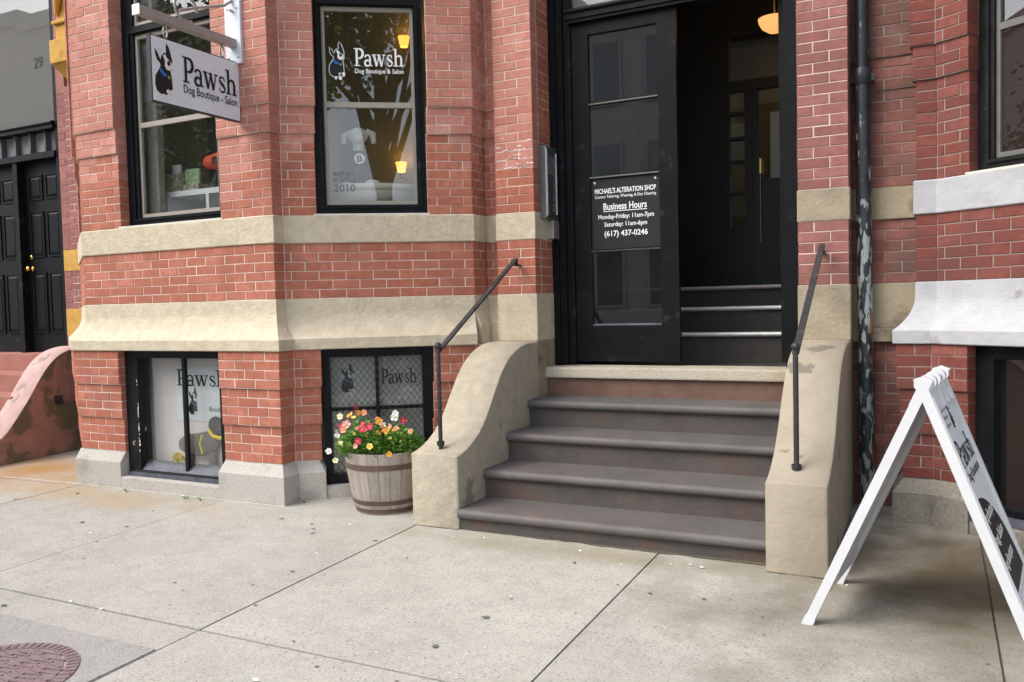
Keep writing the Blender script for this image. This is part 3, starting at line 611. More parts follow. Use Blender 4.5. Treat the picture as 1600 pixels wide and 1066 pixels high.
# piers beside the door
def pier(x0, x1, house, mt, right_face, yend, dmt='tan'):
    for za, zb, n in ((Z2T, Z1B, 6), (Z1T, ZTOP, 40)):
        lay(house, (x0, 0), (1, 0), x1 - x0, za, zb, n, 0, mt, tone=(lambda z, s: 'brick_pale' if z > 2.45 and mt == 'brick' else mt))
        lay(house, (x1, .1), (0, 1), yend - .1, za, zb, n, 0, right_face, ends=(1, 1), cth=.1)
    for za, zb in ((Z1B, Z1T), (ZPB, Z2T)):
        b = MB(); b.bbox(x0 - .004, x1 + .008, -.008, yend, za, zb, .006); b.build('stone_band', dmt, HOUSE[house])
    b = MB(); b.box(x0 - .002, x1 + .004, -.002, yend, -.2, ZPB - .001); b.build('pier_base', 'tan_dirty', HOUSE[house])
pier(-.3304, 0, 'mid', 'brick', 'brick', .3193)
pier(1.9316, 2.2484, 'mid', 'brick_mauve', 'brick_sooty', .207, 'tan_dim')
# recessed wall behind the downspout
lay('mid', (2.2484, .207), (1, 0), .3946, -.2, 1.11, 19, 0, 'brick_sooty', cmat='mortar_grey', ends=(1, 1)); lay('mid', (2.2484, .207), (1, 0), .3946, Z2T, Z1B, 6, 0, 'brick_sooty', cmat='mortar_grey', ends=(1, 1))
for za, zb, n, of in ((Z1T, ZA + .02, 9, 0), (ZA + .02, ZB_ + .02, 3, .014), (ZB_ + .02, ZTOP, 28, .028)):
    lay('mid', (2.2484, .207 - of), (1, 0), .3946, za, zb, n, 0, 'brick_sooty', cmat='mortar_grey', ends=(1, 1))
for za, zb, of in ((Z1B, Z1T, .02), (1.11, 1.20, .045), (1.20, Z2T, .02)):
    b = MB(); b.bbox(2.2494, 2.6425, .207 - of, .4, za, zb, .006); b.build('stone_band', 'tan_dirty', H)
# flecks of old white paint on the pier bricks and on the basement window frame
rf = random.Random(5); b = MB()
for k in range(46):
    row = rf.choice((0, 0, 1, 1, 2, 2, 3)); x = rf.uniform(-.325, -.02); z = Z1T + .0684 * (5 + row) + rf.choice((.0, .0, .03)) + rf.uniform(-.004, .004); w_ = rf.uniform(.008, .04); h_ = rf.uniform(.003, .010)
    b.add([(x + rf.uniform(0, .006), -.0062, z), (x + w_, -.0062, z + rf.uniform(-.002, .002)), (x + w_ - rf.uniform(0, .008), -.0062, z + h_), (x + w_ * .4, -.0062, z + h_ * rf.uniform(.6, 1.3)), (x, -.0062, z + h_ * .7)], [(0, 1, 2, 3, 4)])
stuff(b.build('paint_flecks', 'litter', H))
b = MB()
for k in range(22):
    z = rf.choice((rf.uniform(.25, .5), rf.uniform(.55, .85))); x = -3.26 + .145 - rf.uniform(.002, .012); h_ = rf.uniform(.006, .035)
    b.add([(x, BAS[1].y + .0575, z), (x + rf.uniform(.003, .009), BAS[1].y + .0575, z + .003), (x + rf.uniform(.002, .007), BAS[1].y + .0575, z + h_), (x - .002, BAS[1].y + .0575, z + h_ * .8)], [(0, 1, 2, 3)])
stuff(b.build('paint_flecks', 'litter', H))
# wall over the door and upper storeys
b = MB(); b.box(-.001, 1.932, .18, .6, 4.6, ZTOP); b.box(-4.9, 2.64, .5, .7, ZTOP + .001, 9.5)
for i in range(5):
    p, q = Vector(BAY[i]), Vector(BAY[i + 1]); t = q - p; nr = Vector((t.y, -t.x)).normalized() * .3; b.obox((p.x, p.y, ZTOP + .001), (t.x, t.y, 0), (-nr.x, -nr.y, 0), (0, 0, 4.6))
b.build('upper_wall', 'brick_pale', H)

# ------------------------------------------------------------------ windows
def bars(b, pl, x0, x1, y0, y1, wl, wr, wb, wt, d0, d1):
    """rectangular frame ring of given member widths between depths d0 (back) and d1 (front)"""
    def bx(a, c, e, f): b.obox(pl.p(a, e, d0), pl.r * (c - a), pl.u * (f - e), pl.n * (d1 - d0))
    bx(x0, x0 + wl, y0, y1); bx(x1 - wr, x1, y0, y1); bx(x0 + wl, x1 - wr, y0, y0 + wb); bx(x0 + wl, x1 - wr, y1 - wt, y1)
def bay_window(pl, W, house, frame='black', sash='sash', fw=.085, d=-.045, meet=.835, head=1.575, top=2.48, fwr=None):
    """double-hung window with a transom light; pl origin = lower left of opening"""
    fwr = fwr or fw; o = MB(); bars(o, pl, 0, W, .0, top, fw, fwr, .075, .09, d - .10, d)
    o.obox(pl.p(fw, head, d - .10), pl.r * (W - fw - fwr), pl.u * .07, pl.n * .10)
    bars(o, pl, fw * .55, W - fwr * .55, .05, head + .03, .02, .02, .02, .02, d, d + .014)
    win = o.build('window', frame, HOUSE[house])
    b = MB(); bars(b, pl, fw, W - fwr, .076, head - .001, .024, .024, .03, .03, d - .045, d - .02)
    b.obox(pl.p(fw + .024, meet - .018, d - .045), pl.r * (W - fw - fwr - .048), pl.u * .04, pl.n * .027); b.build('sash', sash, win)
    b = MB(); bars(b, pl, fw, W - fwr, head + .071, top - .09, .024, .024, .03, .03, d - .045, d - .02); b.build('sash', sash, win)
    for y0, y1, dd in ((.106, meet - .018, -.034), (meet + .022, head - .031, -.040), (head + .10, top - .12, -.036)):
        b = MB(); P = [pl.p(fw + .024, y0, d + dd), pl.p(W - fwr - .024, y0, d + dd), pl.p(W - fwr - .024, y1, d + dd), pl.p(fw + .024, y1, d + dd)]
        b.prism([p - pl.n * .003 for p in P], pl.n * .003); b.build('pane', 'glass', win)
    b = MB(); b.obox(pl.p(.004, -.012, d - .10), pl.r * (W - .008), pl.u * .028, pl.n * (.1 + .008)); b.build('sill', frame, win)
    b = MB(); b.obox(pl.p(-.02, -.010, d - .02), pl.r * (W + .04), pl.u * .014, pl.n * (.02 - d + .012)); b.build('sill_strip', 'caulk', win)
    return win
PF = Plane((-3.292, YF, 2.132), (1, 0, 0), (0, 0, 1))
win_f = bay_window(PF, 1.118, 'mid', fw=.13, d=-.085, fwr=.09)
so_ = Vector((XFR, YRI)) + SD * .253
PS = Plane((so_.x, so_.y, 2.132), (SD.x, SD.y, 0), (0, 0, 1))
win_s = bay_window(PS, .837, 'mid', d=-.03, fw=.075, fwr=.07)
lo_ = Vector(BAY[0]) + ld.normalized() * .35
bay_window(Plane((lo_.x, lo_.y, 2.132), (ld.x, ld.y, 0), (0, 0, 1)), .83, 'mid', d=-.03)
# basement windows
PB = Plane((-3.26, BAS[1].y, .075), (1, 0, 0), (0, 0, 1))
b = MB(); bars(b, PB, 0, 1.115, .0, 1.03, .145, .06, .05, .055, -.20, -.06); b.obox(PB.p(.63, .05, -.112), PB.r * .032, PB.u * .925, PB.n * .03); wb = b.build('window', 'black_chip', H)
b = MB(); b.obox(PB.p(.02, .0, -.2), PB.r * 1.09, PB.u * .03, PB.n * .16); b.add([PB.p(.06, .04, -.059), PB.p(1.1, .04, -.059), PB.p(1.1, .12, -.14), PB.p(.06, .12, -.14)], [(0, 1, 2, 3)]); b.build('sill', 'black_sill', wb)
b = MB(); P = [PB.p(.145, .05, -.118), PB.p(1.055, .05, -.118), PB.p(1.055, .975, -.118), PB.p(.145, .975, -.118)]; b.prism([p - PB.n * .003 for p in P], PB.n * .003); b.build('pane', 'glass', wb)
ob_ = BAS[3] + SD * .2
PW = Plane((ob_.x, ob_.y, .085), (SD.x, SD.y, 0), (0, 0, 1))
b = MB(); bars(b, PW, 0, .84, 0, 1.02, .055, .085, .06, .06, -.16, -.045); ws = b.build('window', 'black', H)
b = MB(); b.obox(PW.p(.395, .06, -.13), PW.r * .028, PW.u * .90, PW.n * .03); b.obox(PW.p(.055, .545, -.128), PW.r * .70, PW.u * .026, PW.n * .026); b.build('muntin', 'black', ws)
b = MB(); P = [PW.p(.055, .06, -.138), PW.p(.755, .06, -.138), PW.p(.755, .96, -.138), PW.p(.055, .96, -.138)]; b.prism([p - PW.n * .003 for p in P], PW.n * .003); b.build('pane', 'glass', ws)
# diamond wire guard in front of the basement window
b = MB(); W_, Hh, st = .70, .90, .047
def wire(x0, y0, x1, y1, dd):
    a, c = PW.p(x0 + .055, y0 + .06, dd), PW.p(x1 + .055, y1 + .06, dd); t = (c - a).normalized(); q = t.cross(PW.n) * .0019
    b.obox(a - q, c - a, q * 2, PW.n * .0028)
k = -int(Hh / st / .78) - 1
while k * st < W_:
    x0 = k * st; sl_ = .78
    y_at = lambda x: (x - x0) / sl_
    xa = max(0, x0); xb = min(W_, x0 + Hh * sl_)
    if xb > xa + .01: wire(xa, y_at(xa), xb, y_at(xb), -.060); wire(xa, Hh - y_at(xa), xb, Hh - y_at(xb), -.0565)
    k += 1
stuff(b.build('wire_guard', 'iron', ws))

# ------------------------------------------------------------------ shop interior
room = struct(bpy.data.objects.new('shop_room', None)); COL.objects.link(room)
b = MB(); b.box(-4.95, -.42, 1.05, 1.15, 1.25, 4.9); b.build('back_wall', 'olive', room)
b = MB(); b.box(-4.95, -4.85, -.2, 1.05, 1.25, 4.9); b.box(-.44, -.34, .29, 1.05, 1.25, 4.9); b.build('side_wall', 'olive', room)
RF = [tuple(q) for q in offset(BAY, -.12)]; RF = [(-4.8, 1.05), (-4.8, -.10)] + RF[1:5] + [(-.44, .2), (-.44, 1.05)]
for nm, z in (('floor', 1.22), ('ceiling', 4.78)): MB().prism([(x, y, z) for x, y in RF], (0, 0, .04)).build(nm, 'room_dark', room)
b = MB(); b.box(-2.75, -2.55, .9, 1.049, 1.25, 4.8); b.build('pilaster', 'olive', room)
b = MB(); b.box(-4.4, -2.9, .98, 1.049, 1.25, 3.9); b.build('dark_cupboard', 'room_dark', room)
# dark grey inner casing seen through the left window
b = MB(); b.box(-3.20, -3.06, -.86, -.80, 1.6, 4.6); b.build('inner_casing', 'sash', room)
t = thing('shelf_unit', 'white shelf unit behind the bay front window', 'shelf', (-2.6, -.6, 1.3))
b = MB(); b.box(-3.14, -1.9, -.74, -.42, 2.395, 2.44); b.build('top', 'shelf', t)
for x in (-3.14, -2.66, -1.94): MB().box(x, x + .035, -.74, -.42, 1.3, 2.395).build('upright', 'shelf', t)
MB().box(-3.105, -1.94, -.74, -.42, 2.0, 2.03).build('shelf', 'shelf', t)
MB().box(-3.105, -1.94, -.42, -.41, 1.3, 2.395).build('back_panel', 'shelf', t)
t = tag(MB().bbox(-3.15, -2.99, -.70, -.62, 2.441, 2.60, .004).build('gift_box', 'stripe'), 'striped cream and dark box on the white shelf', 'box')
b = MB(); b.box(-2.985, -2.80, -.68, -.56, 2.441, 2.50); tag(b.build('book_stack', 'stripe'), 'low stack of striped boxes under the green card', 'books')
b = MB(); b.box(-2.975, -2.81, -.66, -.64, 2.501, 2.63); tag(b.build('greeting_card', 'green_card'), 'green card standing on striped boxes', 'card')
b = MB(); b.box(-3.12, -3.03, -.66, -.64, 2.601, 2.68); tag(b.build('greeting_card', 'poster'), 'pale blue card standing on the striped gift box', 'card')
t = thing('dog_coat', 'bright red dog life vest on a dark stand', 'dog vest', (-2.45, -.6, 2.44))
b = MB(); b.tube([(-2.78, -.62, 2.665), (-2.74, -.62, 2.67), (-2.60, -.62, 2.675), (-2.40, -.62, 2.68), (-2.3, -.62, 2.68)], [.02, .055, .075, .08, .06], 12); b.build('vest', 'red_bag', t)
MB().box(-2.62, -2.57, -.70, -.545, 2.64, 2.70).build('strap', 'print_black', t)
b = MB(); b.tube([(-2.70, -.6, 2.441), (-2.66, -.6, 2.55), (-2.6, -.6, 2.64)], [.05, .03, .025], 10); b.tube([(-2.45, -.6, 2.441), (-2.45, -.6, 2.63)], [.06, .03], 10); b.build('stand', 'cloth_grey', t)
# round display table behind the splay window
t = thing('round_table', 'pale round display table behind the narrow bay window', 'table', (-1.42, -.14, 1.25))
MB().lathe([(0, 2.385), (.47, 2.385), (.485, 2.375), (.485, 2.345), (.47, 2.335), (0, 2.335)], (-1.42, -.10, 0), 40).build('table_top', 'table', t)
MB().lathe([(.47, 2.334), (.455, 2.22), (.0, 2.22)], (-1.42, -.10, 0), 40).build('apron', 'table', t)
MB().lathe([(.06, 2.22), (.05, 1.4), (.25, 1.25)], (-1.42, -.10, 0), 20).build('pedestal', 'table', t)
t = thing('dog_form', 'white plush dog display form in a grey sports shirt on the round table', 'display form', (-1.37, -.36, 2.386))
bx_, by_ = -1.36, -.38
b = MB(); b.lathe([(0, 2.40), (.075, 2.40), (.088, 2.45), (.085, 2.54), (.07, 2.61), (.055, 2.66), (0, 2.665)], (bx_, by_, 0), 18); b.build('shirt', 'cloth_grey', t)
b = MB(); b.ball((bx_, by_, 2.785), (.085, .075, .062), 18, 10); b.ball((bx_ + .05, by_ - .055, 2.755), (.045, .045, .038))
b.tube([(bx_ - .06, by_ - .01, 2.82), (bx_ - .105, by_ - .03, 2.79), (bx_ - .115, by_ - .04, 2.725)], [.02, .03, .02], 10); b.tube([(bx_ + .07, by_ + .02, 2.82), (bx_ + .115, by_ + .045, 2.79), (bx_ + .12, by_ + .05, 2.72)], [.02, .03, .02], 10); b.build('head', 'mannequin', t)
b = MB(); b.tube([(bx_, by_, 2.65), (bx_, by_, 2.75)], .04, 10); b.build('neck', 'mannequin', t)
b = MB(); b.ball((bx_ + .10, by_ + .03, 2.405), (.075, .05, .028)); b.ball((bx_ - .08, by_ - .05, 2.40), (.06, .045, .02)); b.build('paw', 'mannequin', t)
PD = Plane((bx_ + SN.x * .0875, by_ + SN.y * .0875, 2.56), (SD.x, SD.y, 0), (0, 0, 1))
poly(PD, arc(.012, .03, .042, .042, 0, 345, 20), .006, 'badge', 'print_white', t); text(PD, 'B', -.008, .004, .042, .05, .008, 'lettering', 'print_black', t, .02)
t = thing('baseball_cap', 'red cap lying on the round table beside the shirted dog form', 'cap', (-1.14, -.02, 2.386))
b = MB(); b.ball((-1.13, -.03, 2.387), (.08, .07, .045)); b.build('crown', 'red_bag', t)
b = MB(); b.prism([(-1.19, -.1, 2.388), (-1.06, -.06, 2.388), (-1.03, -.13, 2.388), (-1.10, -.19, 2.388), (-1.18, -.17, 2.388)], (0, 0, .006)); b.build('visor', 'red_bag', t)
for (sx_, sz_, lab) in ((-1.833, 2.753, 'glowing amber wall sconce low behind the round table window'), (-1.762, 3.930, 'glowing amber wall sconce high behind the dog shop lettering')):
    c = Vector((sx_, .93, sz_))
    t = thing('wall_sconce', lab, 'lamp', (c.x, 1.04, c.z), 'sconces in the shop')
    MB().lathe([(.036, -.045), (.042, -.02), (.054, .04), (.057, .05)], c, 18).build('shade', 'lamp_glow', t)
    MB().tube([(c.x, c.y, c.z - .06), (c.x, c.y, c.z - .10), (c.x, 1.05, c.z - .11)], .012, 8).build('arm', 'brass', t)
    l = bpy.data.lights.new('sconce_light', 'POINT'); l.energy = .45; l.color = (1, .55, .16); l.shadow_soft_size = .05; lo = bpy.data.objects.new('sconce_light', l); lo.location = (c.x, c.y - .03, c.z + .10); link(lo, t)
# window decals
dec = Plane(PS.p(0, 0, -.0615), (SD.x, SD.y, 0), (0, 0, 1))
t = thing('window_decal', 'white dog and shop name decal on the narrow bay window', 'decal', PS.p(.4, 1.1, -.06))
dpl = Plane(PS.p(0, 0, -.066), (SD.x, SD.y, 0), (0, 0, 1))
pawsh(dpl, .315, 1.135, .375, .135, .002, 'print_white', t); text(dpl, 'Dog Boutique & Salon', .318, 1.07, .37, .045, .002, 'lettering', 'print_white', t, .015)
dog(dpl, .125, 1.03, .285, .001, t, True, ('print_black', 'print_white', 'print_blue', 'print_green'), 'print_white')
t = thing('window_decal', 'grey award decal in the lower corner of the narrow bay window', 'decal', PS.p(.2, .2, -.06))
dpl2 = Plane(PS.p(0, 0, -.060), (SD.x, SD.y, 0), (0, 0, 1))
text(dpl2, 'BEST OF', .13, .30, .16, .03, .001, 'lettering', 'print_grey', t, .015); text(dpl2, 'BOSTON', .13, .255, .16, .03, .001, 'lettering', 'print_grey', t, .0); text(dpl2, '2010', .13, .18, .165, .055, .001, 'lettering', 'print_grey', t, .02)
# basement displays
db = struct(bpy.data.objects.new('display_recess', None)); COL.objects.link(db)
MB().box(-3.4, -2.0, -.955, -.935, -.1, 1.4).build('back_board', 'board', db)
b = MB(); b.box(-3.42, -3.40, -.98, -.91, -.1, 1.4); b.box(-2.02, -2.0, -.98, -.91, -.1, 1.4); b.box(-3.4, -2.02, -1.0, -.93, .04, .06); b.build('side_board', 'board', db)
Pp = Plane((-2.85, -.9585, .53), (1, 0, 0), (0, 0, 1))
t = thing('poster', 'pale blue dog shop poster behind the basement bay window', 'poster', (-2.6, -.80, .5))
poly(Pp, [(0, 0), (.62, 0), (.62, .445), (0, .445)], .0015, 'sheet', 'poster', t); pawsh(Pp, .015, .285, .56, .135, .003, 'print_black', t); dog(Pp, .14, .03, .25, .003, t, False); text(Pp, 'Boutique', .37, .07, .2, .05, .003, 'lettering', 'print_black', t)
t = thing('toy_dog', 'grey plush dog with yellow harness beside basement poster', 'toy', (-2.45, -.9, .1))
b = MB(); b.tube([(-2.80, -.89, .33), (-2.72, -.89, .335), (-2.58, -.89, .34), (-2.46, -.89, .36), (-2.38, -.9, .42)], [.04, .085, .095, .10, .075], 14); b.tube([(-2.70, -.9, .3), (-2.70, -.9, .06)], [.045, .03], 10); b.tube([(-2.45, -.9, .32), (-2.43, -.9, .06)], [.05, .032], 10); b.flat(-.9, .30, -.990).build('body', 'plush', t)
b = MB(); b.ball((-2.38, -.91, .505), (.085, .075, .075)); b.ball((-2.30, -.93, .48), (.05, .045, .04)); b.flat(-.9, .30, -.990).build('head', 'plush_head', t)
MB().tube([(-2.45, -.96, .47), (-2.40, -.985, .425), (-2.32, -.985, .41), (-2.27, -.94, .42)], .016, 8).flat(-.9, .30, -.990).build('collar', 'yellow', t)
MB().tube([(-2.52, -.985, .27), (-2.545, -.99, .36), (-2.52, -.975, .43)], .01, 8).flat(-.9, .30, -.990).build('strap', 'yellow', t)
b = MB()
for k in range(26):
    a, e = random.random() * 6.28, random.uniform(-.4, 1.4); p = Vector((math.cos(a) * math.cos(e), .3 * math.sin(a) * math.cos(e), math.sin(e))) * .045 + Vector((-2.83, -.985, .20)); q = Vector((random.gauss(0, 1), random.gauss(0, 1), random.gauss(0, 1))).normalized() * .03
    r_ = q.orthogonal().normalized() * .022; b.add([p - q, p + r_, p + q, p - r_], [(0, 1, 2, 3)])
tag(b.build('paper_flower', 'yellow'), 'yellow paper flower beside the plush dog', 'flower')
b = MB(); b.box(-3.02, -2.92, -.96, -.90, .061, .10); tag(b.build('paper_scrap', 'fl_orange'), 'small orange paper scrap inside basement window', 'paper')
t = thing('printed_board', 'grey board printed with dog and shop name behind the wire guard', 'board', PW.p(.4, 0, -.2))
Pg = Plane(PW.p(0, 0, -.152), (SD.x, SD.y, 0), (0, 0, 1))
poly(Pg, [(-.1, -.05), (.95, -.05), (.95, 1.1), (-.1, 1.1)], 0, 'sheet', 'board_grey', t, .01); dog(Pg, .13, .66, .25, .002, t, False); pawsh(Pg, .44, .74, .275, .115, .002, 'print_black', t)

# ------------------------------------------------------------------ door
ZD0, ZHD = .945, 3.615
b = MB()
for x0, x1, y0, y1 in ((-.012, .055, .325, .46), (.055, .11, .345, .47), (.11, .168, .375, .48), (1.80, 1.9316, .322, .47)): b.box(x0, x1, y0, y1, .90, 4.62)
b.box(.168, 1.80, .36, .47, 4.5, 4.62)
fr = b.build('door_frame', 'black', H)
b = MB(); b.box(.14, 1.80, .335, .46, 3.64, 3.70); b.box(.15, 1.80, .35, .46, 3.615, 3.64); b.tube([(.14, .335, 3.70), (1.80, .335, 3.70)], .02, 8); b.build('transom_bar', 'black', fr)
MB().box(.168, 1.80, .42, .424, 3.70, 4.5).build('transom_pane', 'glass_pale', fr)
b = MB(); PDr = Plane((.17, .395, ZD0), (1, 0, 0), (0, 0, 1)); LW, LH = .843, 2.665
for y0, y1 in ((0, .285), (.865, .885), (1.445, 1.465), (2.02, 2.04), (2.572, LH)): b.obox(PDr.p(.138, y0, -.045), PDr.r * .563, PDr.u * (y1 - y0), PDr.n * .045)
b.obox(PDr.p(0, 0, -.045), PDr.r * .138, PDr.u * LH, PDr.n * .045); b.obox(PDr.p(.701, 0, -.045), PDr.r * .142, PDr.u * LH, PDr.n * .045)
door = b.build('door', 'black', H)
for y0, y1 in ((.285, .865), (.885, 1.445), (1.465, 2.02), (2.04, 2.572)):
    MB().obox(PDr.p(.138, y0, -.026), PDr.r * .563, PDr.u * (y1 - y0), PDr.n * .004).build('pane', 'glass_dark', door)
for y in (.285, .872, 1.452, 2.027):
    b = MB(); b.add([PDr.p(.138, y - .004, .0015), PDr.p(.701, y - .004, .0015), PDr.p(.701, y + .014, -.016), PDr.p(.138, y + .014, -.016), PDr.p(.138, y + .004, .006), PDr.p(.701, y + .004, .006)], [(0, 1, 5, 4), (4, 5, 2, 3)]); b.build('glazing_bead', 'steel_dull' if y > 1 else 'black_sill', door)
# the other leaf swung back into the vestibule
b = MB(); b.box(1.745, 1.79, .47, 1.30, ZD0, 3.6); d2 = b.build('door', 'black', H); MB().box(1.735, 1.745, .60, 1.15, 1.3, 3.4).build('pane', 'glass_dark', d2)
MB().box(1.792, 1.80, .455, .475, 2.32, 2.50).build('hinge', 'brass', d2)
t = thing('hours_sign', 'black notice with white business hours lettering on the glazed door', 'sign', PDr.p(.42, .885, 0))
PN = Plane(PDr.p(.14, .888, -.020), (1, 0, 0), (0, 0, 1)); NW = .558
poly(PN, [(0, 0), (NW, 0), (NW, .553), (0, .553)], .004, 'plate', 'print_black', t, .004)
for s_, x, y, wd, ht, bo in (("MICHAEL'S ALTERATION SHOP", .03, .435, .50, .042, .02), ('Custom Tailoring, Weaving, & Dry Cleaning', .03, .393, .50, .03, .012), ('Business Hours', .10, .305, .355, .055, .02), ('Monday-Friday: 11am-7pm', .055, .225, .455, .046, .018), ('Saturday: 11am-6pm', .105, .165, .35, .046, .018), ('(617) 437-0246', .105, .085, .355, .058, .02)):
    text(PN, s_, x, y, wd, ht, .0052, 'lettering', 'print_white', t, bo)
poly(PN, [(.10, .292), (.455, .292), (.455, .298), (.10, .298)], .0052, 'underline', 'print_white', t, .0005)
for x in (.03, .525): MB().lathe([(.012, .0), (.010, .004), (.004, .004)], (0, 0, 0), 12).build('grommet', 'steel', t).matrix_basis = Matrix.Translation(PN.p(x, .52, .0052)) @ Matrix.Rotation(math.pi / 2, 4, 'X')
# threshold and stoop
b = MB(); b.bbox(-.006, 1.95, .135, .47, .832, .915, .012); b.build('threshold', 'granite_sill', H)
st = thing('stoop', 'worn brownstone stoop with four treads between tan cheek walls', 'steps', (.95, -.6, 0))
NZ = (.109, .300, .498, .693); NY = (-1.285, -.930, -.571, -.211)
for k in range(4):
    yb = NY[k + 1] + .05 if k < 3 else .19
    prof = [(yb, NZ[k]), (NY[k] + .03, NZ[k] - .002)] + [(NY[k] + .028 - .028 * math.sin(a), NZ[k] - .032 + .030 * math.cos(a)) for a in (math.pi * i / 8 for i in range(1, 9))] + [(NY[k] + .05, NZ[k] - .066), (yb, NZ[k] - .066)]
    b = MB(); b.prism([(.002, y, z) for y, z in prof], (1.95, 0, 0), False); b.sm = [False] * len(b.sm)
    tr = b.build('tread', 'brownstone', st)
    zlo = NZ[k - 1] - .02 if k else -.15
    MB().box(.003, 1.955, NY[k] + .038, NY[k] + .2, zlo, NZ[k] - .064).build('riser', 'brownstone_riser', st)
MB().box(.001, 1.945, .165, .3, .60, .8325).build('riser', 'red_stone', st)
def spline(P, n=6):
    out = []
    for i in range(len(P) - 1):
        p0, p1, p2, p3 = P[max(i - 1, 0)], P[i], P[i + 1], P[min(i + 2, len(P) - 1)]
        for k in range(n):
            t = k / n; out.append(tuple(.5 * (2 * b_ + (c - a) * t + (2 * a - 5 * b_ + 4 * c - d) * t * t + (3 * b_ - a - 3 * c + d) * t ** 3) for a, b_, c, d in zip(p0, p1, p2, p3)))
    return out + [P[-1]]
def cheek(x0, x1, yfront, pts, mt, parent, zb=-.2, round_=.012, top_mt=None):
    """side wall of a stoop: S-curved top edge, softened arrises"""
    C_ = spline(pts); n = len(C_); b = MB(); r = round_
    prof = [(yfront + r * .3, zb)] + [(yfront, pts[0][1] - .02)] + C_
    V = []
    for y, z in prof: V += [(x0, y + r * .0, z - r * 1.0), (x0 + r, y - .0, z), (x1 - r, y, z), (x1, y, z - r)]
    V[0:4] = [(x0, yfront + r, zb), (x0 + r, yfront, zb), (x1 - r, yfront, zb), (x1, yfront + r, zb)]
    V[4:8] = [(x0, yfront + r, prof[1][1]), (x0 + r, yfront, prof[1][1] + .012), (x1 - r, yfront, prof[1][1] + .012), (x1, yfront + r, prof[1][1])]
    m = len(prof); sides = [(i * 4 + k, (i + 1) * 4 + k, (i + 1) * 4 + k + 1, i * 4 + k + 1) for i in range(m - 1) for k in range(3)]
    b.add(V, [f[::-1] for f in sides], True)
    ye = prof[-1][0]
    for k, flip in ((0, 0), (3, 1)):
        loop = [V[i * 4 + k] for i in range(m)] + [(V[k][0], ye, zb)]
        b.add(loop, [tuple(range(len(loop))) if not flip else tuple(range(len(loop)))[::-1]])
    return b.build('cheek_wall', mt, parent)
cheek(-.352, -.0005, -1.268, [(-1.262, .452), (-1.16, .475), (-1.05, .518), (-.935, .585), (-.83, .685), (-.735, .80), (-.64, .91), (-.54, 1.0), (-.42, 1.068), (-.25, 1.118), (-.09, 1.129), (.01, 1.130)], 'tan_peel', st)
cheek(1.943, 2.253, -1.375, [(-1.368, .452), (-1.26, .478), (-1.14, .53), (-1.02, .61), (-.91, .715), (-.81, .825), (-.70, .93), (-.58, 1.02), (-.44, 1.08), (-.26, 1.122), (-.09, 1.131), (.01, 1.132)], 'tan_cheek', st)
# handrails
def handrail(px, py, pz, ex, ey, ez, label):
    t = thing('handrail', label, 'railing', (px, py, pz), 'handrails of the stoop')
    MB().tube([(px, py, pz - .03), (px, py, 1.135)], .0145, 12).build('post', 'iron', t)
    MB().lathe([(.022, -.03), (.026, -.02), (.026, .0)], (px, py, pz + .03), 12).build('collar', 'iron', t)
    MB().ball((px, py, 1.155), .024).build('finial', 'iron', t)
    a, c = Vector((px, py, 1.118)), Vector((ex, ey, ez)); q = (c - a).normalized(); sx = Vector((1, 0, 0)); up = sx.cross(q).normalized()
    if up.z < 0: up = -up
    b = MB(); b.obox(a - sx * .018 - up * .007, sx * .036, up * .014, c - a); b.obox(c + Vector((-.014, -.008, -.05)), (.028, 0, 0), (0, .012, 0), (0, 0, .05)); b.build('rail', 'iron', t)
    b = MB(); b.obox((ex - .012, ey, ez - .055), (.024, 0, 0), (0, -ey + .004, 0), (0, 0, .014)); b.build('wall_bracket', 'iron', t)
handrail(-.178, -1.168, .492, -.134, -.07, 1.763, 'black iron handrail with ball post on the stoop cheek by the flower barrel')
handrail(2.082, -1.215, .492, 2.092, -.07, 1.757, 'black iron handrail with ball post on the stoop cheek by the downspout')

# vestibule
ve = struct(bpy.data.objects.new('vestibule', None)); COL.objects.link(ve)
MB().box(.05, 1.86, .475, 1.5, .80, .905).build('floor', 'carpet', ve)
for k, (z, y) in enumerate(((1.150, .905), (1.354, 1.20), (1.530, 1.50))):
    MB().box(.05, 1.86, y + .018, y + 1.6 if k == 2 else y + .5, .82, z - .001 * k).build('step', 'carpet', ve)
    nz = MB(); nz.obox((.06, y, z - .034), (1.79, 0, 0), (0, .03, 0), (0, 0, .034)); nz.tube([(.06, y, z - .016), (1.85, y, z - .016)], .0165, 8); nz.build('step_nosing', 'nosing' if k < 2 else 'bracket', ve)
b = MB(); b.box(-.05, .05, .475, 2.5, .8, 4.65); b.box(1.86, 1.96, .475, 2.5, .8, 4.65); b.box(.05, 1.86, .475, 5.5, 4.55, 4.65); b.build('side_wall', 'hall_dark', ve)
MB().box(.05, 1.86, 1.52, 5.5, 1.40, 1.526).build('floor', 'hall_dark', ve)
b = MB(); PI = Plane((.05, 2.40, 1.53), (1, 0, 0), (0, 0, 1))
def ib(x0, x1, z0, z1, d=0): b.box(x0, x1, 2.40 + d, 2.48 + d, z0, z1)
ib(.05, .94, 1.53, 4.55); ib(.94, 1.86, 3.93, 4.55); ib(.94, 1.86, 3.40, 3.50, -.01); ib(.94, .975, 1.53, 3.93, .001); ib(1.12, 1.19, 1.53, 3.4, -.005); ib(1.19, 1.86, 1.53, 2.55, .003); ib(1.19, 1.24, 2.55, 3.4, .002); ib(.975, 1.12, 1.53, 2.1, .002)
for z in (3.18, 2.94, 2.72, 2.42): ib(.975, 1.12, z, z + .03, .004)
b.build('inner_partition', 'black_wood', ve)
MB().box(.94, 1.86, 2.44, 2.445, 1.55, 3.93).build('inner_pane', 'glass_dark', ve)
